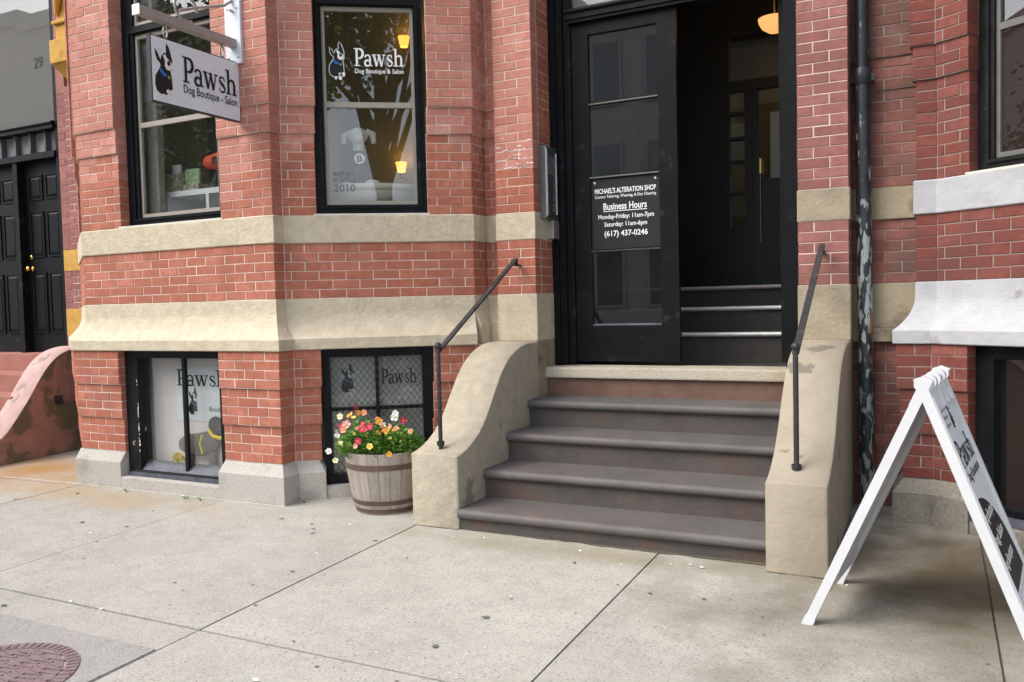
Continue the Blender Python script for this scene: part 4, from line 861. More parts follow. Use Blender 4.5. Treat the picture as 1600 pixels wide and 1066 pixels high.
b = MB(); b.box(-.4, 2.3, 5.0, 5.1, 1.5, 4.55); b.box(-.45, -.4, 2.5, 5.1, 1.4, 4.55); b.box(2.3, 2.35, 2.5, 5.1, 1.4, 4.55); b.build('hall_wall', 'hall_tan', ve)
MB().box(1.26, 1.275, 2.375, 2.388, 2.60, 2.74).build('push_plate', 'brass', ve); MB().tube([(1.268, 2.37, 1.95), (1.268, 2.37, 2.58)], .006, 6).build('door_pull', 'steel_dull', ve)
l = bpy.data.lights.new('hall_light', 'POINT'); l.energy = .8; l.color = (1, .62, .25); l.shadow_soft_size = .1; lo = bpy.data.objects.new('hall_light', l); lo.location = (1.2, 4.6, 3.95); COL.objects.link(lo); lo.parent = ve
t = thing('pendant_lamp', 'amber glass bowl lamp glowing in the vestibule doorway', 'lamp', (1.58, 1.3, 3.62))
MB().lathe([(.0, -.085), (.05, -.08), (.10, -.045), (.125, .0), (.13, .03)], (1.585, 1.3, 3.655), 24).build('bowl', 'lamp_glow2', t)
MB().tube([(1.585, 1.3, 3.66), (1.585, 1.3, 4.55)], .008, 6).build('rod', 'brass', t)
l = bpy.data.lights.new('pendant_light', 'POINT'); l.energy = 2; l.color = (1, .55, .2); l.shadow_soft_size = .05; lo = bpy.data.objects.new('pendant_light', l); lo.location = (1.585, 1.3, 3.72); link(lo, t)

# intercom on the door reveal
t = thing('intercom_panel', 'steel intercom panel fixed to the brick reveal beside the black door', 'intercom', (.03, .2, 2.1))
MB().bbox(0.004, .052, .095, .33, 2.075, 2.64, .004).build('housing', 'grey_box', t)
MB().bbox(.052, .060, .10, .325, 2.085, 2.63, .003).build('face_plate', 'steel', t)
b = MB(); b.box(.060, .066, .115, .31, 2.10, 2.115); b.box(.060, .066, .115, .31, 2.60, 2.615); b.box(.060, .066, .115, .13, 2.115, 2.60); b.box(.060, .066, .295, .31, 2.115, 2.60); b.build('rim', 'steel', t)
MB().box(.060, .063, .155, .27, 2.42, 2.56).build('speaker_grille', 'grey_box', t)
for k in range(7): MB().box(.060, .064, .235, .27, 2.14 + k * .036, 2.165 + k * .036).build('button', 'grey_box', t)
t = thing('key_box', 'small steel lock box under the intercom panel', 'lock box', (.03, .28, 1.93))
MB().bbox(.004, .062, .22, .33, 1.925, 2.07, .005).build('housing', 'steel_dull', t); MB().tube([(.062, .28, 2.0), (.068, .28, 2.0)], .012, 12).build('lock', 'grey_box', t)

# downspout
t = thing('downspout', 'black cast iron downspout with peeling paint in the wall recess', 'drainpipe', (2.345, .12, 0))
MB().tube([(2.325, .115, 4.9), (2.325, .115, 2.84)], .043, 18).build('pipe', 'pipe', t); MB().tube([(2.325, .115, 2.85), (2.345, .115, -.1)], .047, 18).build('pipe', 'pipe', t)
MB().lathe([(.05, -.06), (.058, -.05), (.058, .03), (.05, .045)], (2.325, .115, 2.85), 18).build('collar', 'pipe', t)
b = MB(); b.box(2.255, 2.40, .15, .165, 2.815, 2.845); b.box(2.262, 2.285, .10, .165, 2.81, 2.85); b.box(2.375, 2.398, .10, .165, 2.81, 2.85); b.build('strap', 'pipe', t)

# ------------------------------------------------------------------ right-hand house
HR = HOUSE['right']; RD = Vector((.8203, -.5719)); 
RB = [(2.643, .22), (2.643, -.03), (2.759, -.03), (2.759 + RD.x * 1.44, -.03 + RD.y * 1.44), (2.759 + RD.x * 1.44 + 2.1, -.03 + RD.y * 1.44)]
hr = [(.211, 1.05, 2.0, 4.62)]
def rlay(P, za, zb, n, holes, of=0, mt='brick_dark'):
    lay('right', P[1], (1, 0), (P[2] - P[1]).x, za, zb, n, 0, mt, cmat='mortar_grey', ends=(0, 1), cth=.1); lay('right', P[2], RD, (P[3] - P[2]).length, za, zb, n, 0, mt, holes, cmat='mortar_grey', ends=(1, 0), phase=1)
    lay('right', P[3], (1, 0), (P[4] - P[3]).x, za, zb, n, 0, mt, cmat='mortar_grey')
for za, zb, n, of in ((Z1T, ZA, 9, 0), (ZA, ZB_, 3, .017), (ZB_, ZTOP, 28, .034)): rlay(offset(RB, of), za, zb, n, hr)
rlay(offset(RB, 0), Z2T, Z1B, 6, [])
for k in range(3): rlay(offset(RB, OB - .034 + .017 * k), zt[k], zt[k + 1], 4, [(.235, 1.06, 0, 1.2)])
sweep(RB, [(.012, Z1B), (.016, Z1B + .006), (.016, Z1T - .008), (.006, Z1T)], 'stone_band', 'white_stone', HR); sweep(RB, fl, 'water_table', 'white_stone', HR)
RG = offset(RB, OB - .034); RG1 = offset(RB, OB - .034 + .06)
b = MB(); e_o = RG1[2] + RD * .245; e_i = RG[2] + RD * .235; nR = Vector((RD.y, -RD.x))
lowr = [(RG1[1].x, .2), tuple(RG1[1]), tuple(RG1[2]), tuple(e_o)]; upr = [(RG[1].x + .004, .2), (RG[1].x + .004, RG[1].y + .004), (RG[2].x, RG[2].y + .004), tuple(e_i)]
inn = [(RG1[1].x + .15, .25), (RG1[1].x + .15, RG1[1].y + .25), (RG1[2].x + .1, RG1[2].y + .25), (e_o.x + .1, e_o.y + .2)]
V = [(x, y, z) for L_, z in ((lowr, -.2), (lowr, ZBB - .085), (upr, ZBB), (inn, ZBB), (inn, -.2)) for x, y in L_]
b.add(V, F); b.build('base_block', 'granite_dirty', HR)
so2 = RG[2] + RD * .24 + nR * .045
b = MB(); b.obox((so2.x, so2.y, -.2), (RD.x * .83, RD.y * .83, 0), (-nR.x * .25, -nR.y * .25, 0), (0, 0, .265)); b.build('stone_sill', 'granite_dirty', HR)
base_block(RG[2], RD, 1.07, 1.44, 'right'); base_block(RG[3], (1, 0), 0, 2.1, 'right')
ro = Vector(RB[2]) + RD * .211
PR = Plane((ro.x, ro.y, 2.132), (RD.x, RD.y, 0), (0, 0, 1))
bay_window(PR, .839, 'right', 'black_chip', 'sash_dark', fw=.10, d=-.08)
rb_ = offset(RB, OB)[2] + RD * .235; PRB = Plane((rb_.x, rb_.y, .07), (RD.x, RD.y, 0), (0, 0, 1))
b = MB(); bars(b, PRB, 0, .825, 0, 1.03, .11, .07, .09, .07, -.2, -.08); wr = b.build('window', 'black', HR)
b = MB(); P = [PRB.p(.11, .09, -.14), PRB.p(.755, .09, -.14), PRB.p(.755, .96, -.14), PRB.p(.11, .96, -.14)]; b.prism([p - PRB.n * .003 for p in P], PRB.n * .003); b.build('pane', 'glass', wr)
b = MB(); b.obox(PRB.p(.02, 0, -.2), PRB.r * .8, PRB.u * .05, PRB.n * .14); b.build('sill', 'black_sill', wr)
b = MB(); b.obox(PRB.p(-.2, -.1, -.75), PRB.r * 1.3, PRB.u * 1.3, PRB.n * .02); struct(b.build('basement_back_wall', 'board_grey'))
b = MB(); b.obox(PR.p(-.4, -.6, -1.2), PR.r * 1.7, PR.u * 3.4, PR.n * .02); struct(b.build('dark_room_wall', 'room_dark'))
t = thing('carved_panel', 'dark carved wooden panel inside the basement window of the white trimmed bay', 'carving', PRB.p(.4, .1, -.35))
b = MB(); b.obox(PRB.p(.27, .06, -.42), PRB.r * .5, PRB.u * .50, PRB.n * .04); bars(b, PRB, .27, .77, .06, .56, .04, .04, .04, .05, -.38, -.355); b.build('frame', 'carved', t)
b = MB(); b.ball(PRB.p(.50, .40, -.37), (.035, .035, .04)); b.tube([PRB.p(.50, .12, -.37), PRB.p(.50, .25, -.36), PRB.p(.50, .37, -.37)], [.07, .05, .03], 10)
for s_ in (-1, 1): b.tube([PRB.p(.5, .33, -.37), PRB.p(.5 + s_ * .08, .30, -.365), PRB.p(.5 + s_ * .10, .2, -.37)], .018, 8); b.ball(PRB.p(.5 + s_ * .16, .44, -.375), .04)
b.build('relief', 'carved', t)
b = MB(); b.box(2.75, 6, .3, .5, -.2, 9.5); p3 = RB[3]; b.box(p3[0], 6, p3[1] + .22, .3, ZTOP, 9.5); b.build('rear_wall', 'brick_dark', HR)

# ------------------------------------------------------------------ left-hand house
HL = HOUSE['left']
for za, zb, n in ((.0, 1.185, 17), (1.48, 1.88, 6), (2.10, 3.80, 25)): lay('left', (-5.52, 0), (1, 0), .29, za, zb, n, 0, 'brick_mauve', mod=.2, cth=.25)
for za, zb in ((1.185, 1.48), (1.88, 2.10)):
    b = MB(); b.bbox(-5.523, -5.226, -.008, .3, za, zb, .006); b.build('stone_block', 'ochre', HL)
b = MB(); b.box(-5.23, -4.6, .16, .3, -.2, 6.0); b.build('wall', 'brick_mauve', HL)
# ochre carved bracket
b = MB()
def slabx(x0, x1, y0, z0, z1): b.bbox(x0, x1, y0, .3, z0, z1, .012)
slabx(-5.295, -5.020, -.02, 3.80, 3.86)
b.prism([(-5.315, -.02, 3.862), (-5.005, -.02, 3.862), (-4.985, -.13, 4.0), (-5.395, -.13, 4.0)], (0, .3, 0))
slabx(-5.395, -4.985, -.15, 4.0, 4.24); slabx(-5.355, -5.005, -.10, 4.242, 4.40); slabx(-5.380, -4.995, -.13, 4.402, 4.44); slabx(-5.345, -5.015, -.09, 4.442, 5.6)
br = b.build('stone_bracket', 'ochre', HL)
b = MB(); b.tube([(-5.325, -.10, 4.50), (-5.265, -.13, 4.60), (-5.245, -.13, 4.75), (-5.295, -.13, 4.9), (-5.255, -.13, 5.1)], [.02, .035, .035, .03, .02], 8); b.tube([(-5.065, -.10, 4.45), (-5.065, -.12, 5.2)], .025, 8); b.build('scroll', 'ochre', br)
# door recess
MB().box(-9.0, -5.40, .52, .7, .6, 6.0).build('door_surround', 'black', HL)
MB().box(-5.53, -5.40, .0, .52, -.2, 6.0).build('reveal', 'brick_mauve', HL)
b = MB(); b.box(-6.09, -5.99, .36, .519, .98, 5.6); b.box(-6.88, -6.80, .36, .519, .98, 3.24); b.box(-9, -6.09, .34, .519, 3.20, 3.27); b.box(-9, -6.09, .33, .519, 3.52, 3.60); b.tube([(-9, .33, 3.58), (-6.09, .33, 3.58)], .02, 8); b.box(-9, -6.09, .35, .519, 5.25, 5.6)
fr2 = b.build('door_frame', 'black', HL)
MB().box(-9, -6.09, .47, .518, 3.271, 3.519).build('frieze', 'frieze', fr2)
for x in (-6.35, -6.62, -6.89, -7.16, -7.43): MB().box(x, x + .035, .40, .47, 3.271, 3.519).build('frieze_bar', 'frieze_bar', fr2)
MB().box(-5.99, -5.40, .34, .52, .9, 6).build('door_jamb', 'black', fr2)
t_pl = Plane((-9, .45, 3.60), (1, 0, 0), (0, 0, 1))
MB().box(-9, -6.09, .45, .455, 3.601, 5.25).build('transom_pane', 'glass_pale', fr2)
MB().box(-9, -6.09, .505, .515, 3.601, 5.25).build('transom_blind', 'hall_tan', fr2)
t = thing('house_number', 'dark number 29 on the transom glass above the black panelled door', 'number', (-6.45, .45, 4.3))
text(Plane((-6.525, .448, 4.255), (1, 0, 0), (0, 0, 1)), '29', 0, 0, .16, .125, .001, 'digits', 'print_black', t, .02)
def panel_door(x0, x1, y, z0, z1, hinge_knob):
    pl = Plane((x0, y, z0), (1, 0, 0), (0, 0, 1)); W = x1 - x0; Hh = z1 - z0; b = MB(); b.box(x0, x1, y, y + .045, z0, z1); d = b.build('door', 'black', HL)
    for cx in (.12, .54):
        for a, c in ((.10, .42), (.50, .74), (.80, .93)):
            q = MB(); X0, X1, Y0, Y1 = W * cx, W * (cx + .34), Hh * a, Hh * c
            bars(q, pl, X0, X1, Y0, Y1, .018, .018, .018, .018, .001, .014); q.add([pl.p(X0 + .05, Y0 + .05, .012), pl.p(X1 - .05, Y0 + .05, .012), pl.p(X1 - .05, Y1 - .05, .012), pl.p(X0 + .05, Y1 - .05, .012), pl.p(X0 + .02, Y0 + .02, .001), pl.p(X1 - .02, Y0 + .02, .001), pl.p(X1 - .02, Y1 - .02, .001), pl.p(X0 + .02, Y1 - .02, .001)], [(0, 1, 2, 3), (4, 5, 1, 0), (5, 6, 2, 1), (6, 7, 3, 2), (7, 4, 0, 3)]); q.build('door_panel', 'black', d)
    if hinge_knob:
        MB().lathe([(.0, .0), (.032, .0), (.028, .012), (.018, .02), (.0, .02)], (0, 0, 0), 14).build('deadbolt', 'brass', d).matrix_basis = Matrix.Translation((x0 + .07, y, 2.10)) @ Matrix.Rotation(math.pi / 2, 4, 'X')
        MB().lathe([(.0, .0), (.034, .0), (.03, .01), (.012, .014), (.012, .035), (.028, .045), (.03, .06), (.02, .072), (.0, .075)], (0, 0, 0), 14).build('knob', 'brass', d).matrix_basis = Matrix.Translation((x0 + .07, y, 1.965)) @ Matrix.Rotation(math.pi / 2, 4, 'X')
panel_door(-6.80, -6.09, .45, .99, 3.20, True); panel_door(-7.62, -6.88, .45, .99, 3.20, False)
sl2 = thing('stoop', 'faded pink stoop with peeling curved cheek wall below number 29', 'steps', (-6, -.4, 0))
MB().box(-9, -5.55, .05, .52, .5, .985).build('landing', 'pink', sl2)
for k in range(4): MB().bbox(-9, -5.55, -.30 - .33 * k + .0, .06, .75 - .19 * k - .19, .80 - .19 * k - .001, .012).build('tread', 'pink', sl2)
ck = cheek(-5.62, -5.30, -1.15, [(-1.14, .17), (-1.0, .20), (-.88, .27), (-.78, .38), (-.68, .51), (-.58, .65), (-.48, .80), (-.38, .925), (-.26, 1.02), (-.12, 1.07), (.0, 1.085)], 'pink_peel', sl2)
ck.data.materials.append(M['pink_top'])
for p in ck.data.polygons:
    if len(p.vertices) == 4 and p.normal.z > .35: p.material_index = 1
b = MB(); b.box(-5.299, -5.285, -.34, -.26, .50, .59); tag(b.build('wall_vent', 'iron'), 'small black vent on the pink cheek wall', 'vent')
b = MB(); b.box(-9, -6.0, .55, .7, 6.0, 9.5); b.box(-6.0, -4.9, .3, .5, 6.0, 9.5); b.build('upper_wall', 'brick_mauve', HL)
finish_bricks()

# ------------------------------------------------------------------ hanging sign and its bracket
t = thing('sign_bracket', 'taupe metal arm on a pale wall plate holding the hanging sign', 'bracket', (-1.915, YF, 3.4))
MB().bbox(-1.995, -1.842, YF - .062, YF - .034, 3.255, 4.1, .004).build('wall_plate', 'plate', t)
for x in (-1.965, -1.872):
    for z in (3.30, 3.66, 3.9): MB().ball((x, YF - .063, z), (.009, .006, .009), 8, 5).build('bolt', 'steel_dull', t)
MB().bbox(-1.945, -1.885, -1.975, YF - .061, 3.372, 3.432, .004).build('arm', 'bracket', t)
MB().bbox(-1.949, -1.881, -1.983, -1.976, 3.368, 3.436, .002).build('end_cap', 'print_white', t)
b = MB(); b.tube([(-1.915, YF - .03, 3.74), (-1.915, -1.20, 3.66), (-1.915, -1.45, 3.57), (-1.915, -1.62, 3.50)], .011, 8)
b.tube([(-1.915, -1.56 + .10 * math.cos(a), 3.53 + .09 * math.sin(a)) for a in (k * .4 for k in range(14))], .010, 8); b.tube([(-1.915, -1.13 + .05 * math.cos(a), 3.70 + .06 * math.sin(a)) for a in (k * .4 - 2 for k in range(12))], .009, 8); b.build('scroll', 'bracket', t)
hs_ = thing('hanging_sign', 'hanging grained grey shop sign with black and white dog and shop name', 'sign', (-1.915, -1.49, 2.83))
Y0, Y1, SZ0, SZ1 = -1.893, -1.095, 2.826, 3.268
PH = Plane((-1.897, Y0, SZ0), (0, 1, 0), (0, 0, 1)); HW, HH = Y1 - Y0, SZ1 - SZ0
b = MB(); b.box(-1.933, -1.8985, Y0, Y1, SZ0, SZ1); b.build('edge', 'sign_edge', hs_)
b = MB(); b.bbox(-1.91, -1.897, Y0 + .008, Y1 - .004, SZ0 + .008, SZ1 - .006, .003); b.build('board', 'sign_board', hs_)
pawsh(PH, .262, .182, .500, .178, .003, 'print_black', hs_); dog(PH, .022, .028, .385, .002, hs_, True)
text(PH, 'Dog Boutique - Salon', .265, .092, .50, .075, .003, 'lettering', 'print_black', hs_, .01)
for y in (Y0 + .145, Y1 - .145):
    b = MB(); c = (-1.915, y, 3.318); b.tube([(c[0], c[1] + .017 * math.cos(a), c[2] + .040 * math.sin(a)) for a in (k * math.pi / 8 for k in range(17))], .006, 8); b.tube([(c[0] + .012 * math.cos(a), c[1], 3.366 + .016 * math.sin(a)) for a in (k * math.pi / 5 for k in range(11))], .005, 6); b.build('hook', 'steel_dull', hs_)
    MB().tube([(-1.915, y, 3.267), (-1.915, y, 3.284)], .007, 6).build('eye_bolt', 'steel_dull', hs_)

# ------------------------------------------------------------------ A-frame sign
af = thing('sandwich_board', 'white plastic folding sandwich board with dog shop print on the sidewalk', 'sign', (2.66, -1.73, -.04))
AX = Vector((.1149, .9934, 0)); PP = Vector((AX.y, -AX.x, 0)); N1 = Vector((2.211, -2.004, -.045)); WD = .635
apx = N1 + PP * .495 + Vector((0, 0, 1.125)); N2 = N1 + PP * .93
def panel(foot, top, outward, printed, nm):
    u_ = (top - foot); L_ = u_.length; u_.normalize()
    r_ = AX if outward > 0 else -AX; o = foot if outward > 0 else foot + AX * WD
    pl = Plane(o, r_, u_)      # n = r x u points outward
    b = MB(); b2 = MB()
    def bx(x0, x1, y0, y1, d0, d1): b.obox(pl.p(x0, y0, d0), pl.r * (x1 - x0), pl.u * (y1 - y0), pl.n * (d1 - d0))
    bx(0, .045, 0, L_, -.04, .0); bx(WD - .045, WD, 0, L_, -.04, .0); bx(.045, WD - .045, .16, .235, -.038, -.002); bx(.045, WD - .045, L_ - .16, L_ - .05, -.036, -.001)
    bx(.045, WD - .045, .235, L_ - .16, -.022, -.012)
    b.obox(pl.p(.012, .03, -.001), pl.r * .02, pl.u * (L_ - .12), pl.n * .006)
    pn = b.build('panel', 'white_plastic', af)
    for x in (.004, .13, .30, .44, .575): MB().tube([pl.p(x, L_ - .03, -.02), pl.p(x + .055, L_ - .03, -.02)], .028, 14).build('hinge_knuckle', 'white_plastic', pn)
    for x in (.2, .36, .5): MB().obox(pl.p(x, L_ - .15, -.002), pl.r * .03, pl.u * .12, pl.n * .012).build('handle_rib', 'white_plastic', pn)
    for x in (.0, WD - .045): MB().obox(pl.p(x - .003, -.004, -.043), pl.r * .051, pl.u * .05, pl.n * .046).build('foot', 'white_plastic', pn)
    if printed:
        z = Plane(pl.p(.05, .24, -.0115), pl.r, pl.u); W2, H2 = WD - .10, L_ - .41
        poly(z, [(0, 0), (W2, 0), (W2, H2), (0, H2)], .0015, 'print_sheet', 'print_pale', pn)
        poly(z, [(.0, .02)] + [(W2 * .02 + W2 * .97 * math.cos(a) ** .9, .02 + .40 * math.sin(a)) for a in (math.pi * k / 28 for k in range(0, 14))] + [(.02, .42), (0, .42)], .0025, 'print_arc', 'print_black', pn)
        pawsh(z, .06, .55, W2 - .10, .115, .003, 'print_black', pn); text(z, 'Dog Boutique', .06, .475, W2 - .12, .055, .003, 'lettering', 'print_black', pn, .01)
        dog(z, .25, .69, .15, .003, pn, False)
        for k, (s_, wd) in enumerate((('Dog Boutique', .30), ('Dog Salon', .34), ('Dog Boutique', .36))): text(z, s_, .04, .30 - k * .10, wd, .06, .0032, 'lettering', 'print_white', pn, .015)
        for k in range(3): text(z, 'Dog Boutique', .03, .79 - k * .035, .17, .022, .003, 'lettering', 'print_black', pn)
    return pl, L_
pr_, Lr = panel(N2, apx, 1, True, 'r')
pl_, Ll = panel(N1, apx, -1, True, 'l')

# ------------------------------------------------------------------ barrel planter with pansies
bc = (-.775, -.955, gz(-.955)); RT, RB2, BH = .292, .214, .43
pt_ = thing('barrel_planter', 'half whiskey barrel planter of weathered oak staves beside the stoop', 'planter', bc)
NS = 22; sm_ = None
for k in range(NS):
    a0 = 2 * math.pi * k / NS + .005; a1 = 2 * math.pi * (k + 1) / NS - .005; V = []
    for f_ in (0, .33, .66, 1):
        r = RB2 + (RT - RB2) * f_ + .012 * math.sin(math.pi * f_)
        for rr in (r, r - .022):
            for a in (a0, (a0 + a1) / 2, a1): V.append((rr * math.cos(a), rr * math.sin(a), BH * f_))
    Fs = []
    for i in range(3):
        for s0 in (0, 3):
            for j in (0, 1): q = (i * 6 + s0 + j, i * 6 + s0 + j + 1, (i + 1) * 6 + s0 + j + 1, (i + 1) * 6 + s0 + j); Fs.append(q if s0 == 0 else q[::-1])
        Fs += [(i * 6 + 2, i * 6 + 5, i * 6 + 11, i * 6 + 8), (i * 6, i * 6 + 6, i * 6 + 9, i * 6 + 3)]
    Fs += [(18, 19, 22, 21), (19, 20, 23, 22), (0, 3, 4, 1), (1, 4, 5, 2)]
    b = MB(); b.add([(x + bc[0], y + bc[1], z + bc[2] + random.uniform(-.0005, .0005)) for x, y, z in V], Fs); b.build('stave', 'stave', pt_)
def rad(f_): return RB2 + (RT - RB2) * f_ + .012 * math.sin(math.pi * f_)
for f0, f1 in ((.735, .825), (.02, .085), (.15, .225)):
    MB().lathe([(rad(f0) - .004, BH * f0), (rad(f0) + .004, BH * f0), (rad(f1) + .004, BH * f1), (rad(f1) - .004, BH * f1)], bc, 44, False).build('hoop', 'hoop', pt_)
MB().lathe([(0, BH - .045), (RT - .03, BH - .05)], bc, 30).build('soil', 'soil', pt_)
PMESH = {}
def petals(kind):
    """one flower facing +z: five petals plus eye"""
    b = MB()
    for k in range(5):
        a = k * 2 * math.pi / 5 + .3; r = (.022, .021, .019, .019, .021)[k]; P = []
        for j in range(9):
            q = -1.05 + 2.1 * j / 8; rr = r * (1.0 - .25 * (q / 1.05) ** 2 * abs(q)); P.append((rr * math.cos(a + q * .62), rr * math.sin(a + q * .62), .003 + .004 * math.cos(q * 2) + .0012 * k))
        b.add([(0, 0, .0012 * k)] + P, [(0, j + 1, j + 2) for j in range(8)], True)
    return b
leafm = [None] * 3
def pansy(cx, cy, r, h, label, flowers, n=150, droop=0):
    cz = bc[2] + BH - .05; t = thing('pansy_plant', label, 'flowers', (cx, cy, cz), 'pansies in the barrel')
    b = MB(); sb_ = MB()
    for i in range(n):
        a = random.random() * 6.283; q = math.sqrt(random.random()) * r; z = random.random() ** .6 * h * 1.3 * (1 - .35 * (q / r) ** 2); c = Vector((cx + q * math.cos(a), cy + q * math.sin(a), cz + z + .01))
        d = Vector((math.cos(a) * .8 + random.gauss(0, .5), math.sin(a) * .8 + random.gauss(0, .5), random.uniform(.0, .9))).normalized(); s_ = d.cross(Vector((0, 0, 1))).normalized(); L_ = random.uniform(.022, .040); wd = L_ * random.uniform(.32, .5); up = s_.cross(d)
        b.add([c, c + d * L_ * .3 + s_ * wd * .8 + up * .004, c + d * L_ * .65 + s_ * wd + up * .005, c + d * L_, c + d * L_ * .65 - s_ * wd + up * .005, c + d * L_ * .3 - s_ * wd * .8 + up * .004, c + d * L_ * .5 - up * .002], [(0, 1, 6), (1, 2, 6), (2, 3, 6), (3, 4, 6), (4, 5, 6), (5, 0, 6)], True)
        if i % 3 == 0: sb_.tube([(cx + .3 * q * math.cos(a), cy + .3 * q * math.sin(a), cz), (c.x, c.y, c.z)], .0016, 4, False)
    stuff(b.build('foliage', 'leafy', t)); stuff(sb_.build('stems', 'stemg', t))
    view = (CP - Vector((cx, cy, cz))).normalized()
    for kind, fx_, fy_, fz_, sc in flowers:
        c = Vector((fx_, fy_, fz_)); d = Vector((view.x + random.gauss(0, .45), view.y + random.gauss(0, .45), .45 + random.gauss(0, .25))).normalized()
        if kind not in PMESH: PMESH[kind] = petals(kind).mesh('flower', 'fl_' + kind)
        o = bpy.data.objects.new('flower', PMESH[kind]); o.matrix_basis = Matrix.Translation(c) @ d.to_track_quat('Z', 'Y').to_matrix().to_4x4() @ Matrix.Rotation(random.random() * 6, 4, 'Z') @ Matrix.Diagonal((sc * .88, sc * .88, sc * .88, 1)); link(o, t)
        e = MB().ball((0, 0, .006), (.005, .005, .003), 8, 5).build('eye', 'fl_eye', None); e.parent = o
        s1 = MB(); s1.tube([(c.x * .5 + cx * .5, c.y * .5 + cy * .5, cz + .01), (c.x - d.x * .015, c.y - d.y * .015, (c.z + cz) / 2 + .02), (c.x - d.x * .006, c.y - d.y * .006, c.z - d.z * .006)], .0016, 5, False); s1.build('stem', 'stemg', t)
bx0, by0 = bc[0], bc[1]
vR = Vector((CF.y, -CF.x)).normalized(); vF = Vector((CF.x, CF.y)).normalized()
def bp(r_, f_): q = Vector((bx0, by0)) + vR * r_ + vF * f_; return q.x, q.y
pansy(*bp(-.16, -.04), .13, .20, 'orange and crimson pansies standing tallest in the oak barrel', [('red', -0.917, -1.082, 0.711, 1.30), ('coral', -0.855, -1.085, 0.677, 1.30), ('orange', -0.887, -1.124, 0.676, 1.30), ('orange', -0.932, -1.146, 0.659, 1.43), ('coral', -0.936, -1.171, 0.635, 1.17), ('yellow', -0.900, -1.152, 0.648, 1.04)], 230)
pansy(*bp(-.20, -.14), .12, .12, 'pink pansies at the left rim of the barrel', [('pink', -0.895, -1.239, 0.611, 1.69), ('coral', -0.912, -1.248, 0.576, 1.43), ('red', -0.963, -1.218, 0.596, 1.04), ('red', -0.790, -1.254, 0.503, 1.43), ('pink', -0.803, -1.260, 0.468, 1.04)], 210)
pansy(*bp(-.03, -.16), .13, .13, 'magenta pansies with one yellow bloom at the front of the barrel', [('red', -0.797, -1.190, 0.568, 1.56), ('red', -0.761, -1.150, 0.586, 1.56), ('red', -0.823, -1.147, 0.605, 1.17), ('coral', -0.821, -1.157, 0.584, 1.04), ('yellow', -0.705, -1.233, 0.468, 1.30), ('orange', -0.577, -1.191, 0.416, 1.17)], 230)
pansy(*bp(.05, .02), .13, .16, 'deep orange pansies in the middle of the barrel', [('orange', -0.752, -1.055, 0.618, 1.49), ('coral', -0.772, -1.043, 0.629, 1.04), ('orange', -0.674, -1.084, 0.563, 1.49), ('orange', -0.723, -1.108, 0.541, 1.17), ('red', -0.713, -1.092, 0.548, 1.04), ('white', -0.729, -1.044, 0.590, 1.17)], 230)
pansy(*bp(.15, -.06), .13, .13, 'tall white pansy with small coral blooms near the stoop', [('white', -0.684, -0.965, 0.636, 1.62), ('white', -0.685, -0.954, 0.662, 1.30), ('pink', -0.681, -1.020, 0.576, 1.04), ('coral', -0.645, -1.002, 0.561, 1.17), ('red', -0.628, -0.937, 0.612, 1.37), ('coral', -0.553, -0.955, 0.540, 1.17)], 250)
def extra(r0, f0, n):
    out = []
    for _ in range(n):
        x, y = bp(r0 + random.gauss(0, .05), f0 + random.gauss(0, .04)); out.append((random.choice(['coral', 'pink', 'red', 'yellow', 'orange', 'red', 'pink']), x, y, bc[2] + BH + random.uniform(.03, .19), random.uniform(.6, .9)))
    return out
pansy(*bp(-.10, -.10), .14, .17, 'mixed small coral and red pansies filling the barrel between the tall ones', extra(-.12, -.12, 22), 260)
pansy(*bp(.10, -.14), .14, .13, 'mixed small pansies under the white bloom toward the stoop', extra(.1, -.14, 9), 260)
pansy(*bp(.0, .16), .17, .11, 'leafy green pansies at the back of the barrel', [], 200)
pansy(*bp(-.25, -.02), .07, .06, 'white pansies trailing over the left rim of the barrel', [('pale', -1.024, -1.136, 0.650, 1.30), ('white', -0.989, -1.231, 0.525, 1.23), ('white', -1.011, -1.208, 0.552, 0.91), ('pale', -0.935, -1.259, 0.478, 1.17), ('white', -1.007, -1.296, 0.431, 1.23), ('pale', -0.957, -1.293, 0.366, 1.17)], 60)
pansy(*bp(.22, -.1), .07, .10, 'grey green foliage tuft spilling at the right rim of the barrel', [], 90)
# weeds and caulk line along the base
b = MB()
for x, y in ((-2.45, -1.262), (-2.42, -1.26), (-2.28, -1.262), (-3.1, -1.262), (-1.45, -1.05)):
    for k in range(7):
        a = random.random() * 6.28; q = Vector((math.cos(a), math.sin(a) - .3, 1.2)).normalized() * random.uniform(.02, .05); s_ = Vector((-math.sin(a), math.cos(a), 0)) * .004; p = Vector((x, y - .012, gz(y))); b.add([p - s_, p + s_, p + q * .6 + s_, p + q], [(0, 1, 2, 3)])
tag(stuff(b.build('weeds', 'stemg')), 'tiny green weeds in the crack below the granite base', 'weeds')
b = MB()
L0 = [(-5.2, -1.262), (G1[1].x - .05, G1[1].y - .006), (G1[2].x + .002, G1[2].y - .008), (G1[3].x + .008, G1[3].y - .006), tuple(G1[3] + SD * 1.0 + SN * .006)]
for (x0, y0), (x1, y1) in zip(L0, L0[1:]):
    n = int(math.hypot(x1 - x0, y1 - y0) / .03); t_ = Vector((x1 - x0, y1 - y0)).normalized(); q = Vector((t_.y, -t_.x))
    pts = [(x0 + (x1 - x0) * i / n, y0 + (y1 - y0) * i / n, random.uniform(.002, .016)) for i in range(n + 1)]
    V = [(x, y, gz(y) + .0048) for x, y, w_ in pts] + [(x + q.x * w_, y + q.y * w_, gz(y) + .0042) for x, y, w_ in pts]
    b.add(V, [(i, n + 1 + i, n + 2 + i, i + 1) for i in range(n)])
b.build('caulk_line', 'caulk', side)
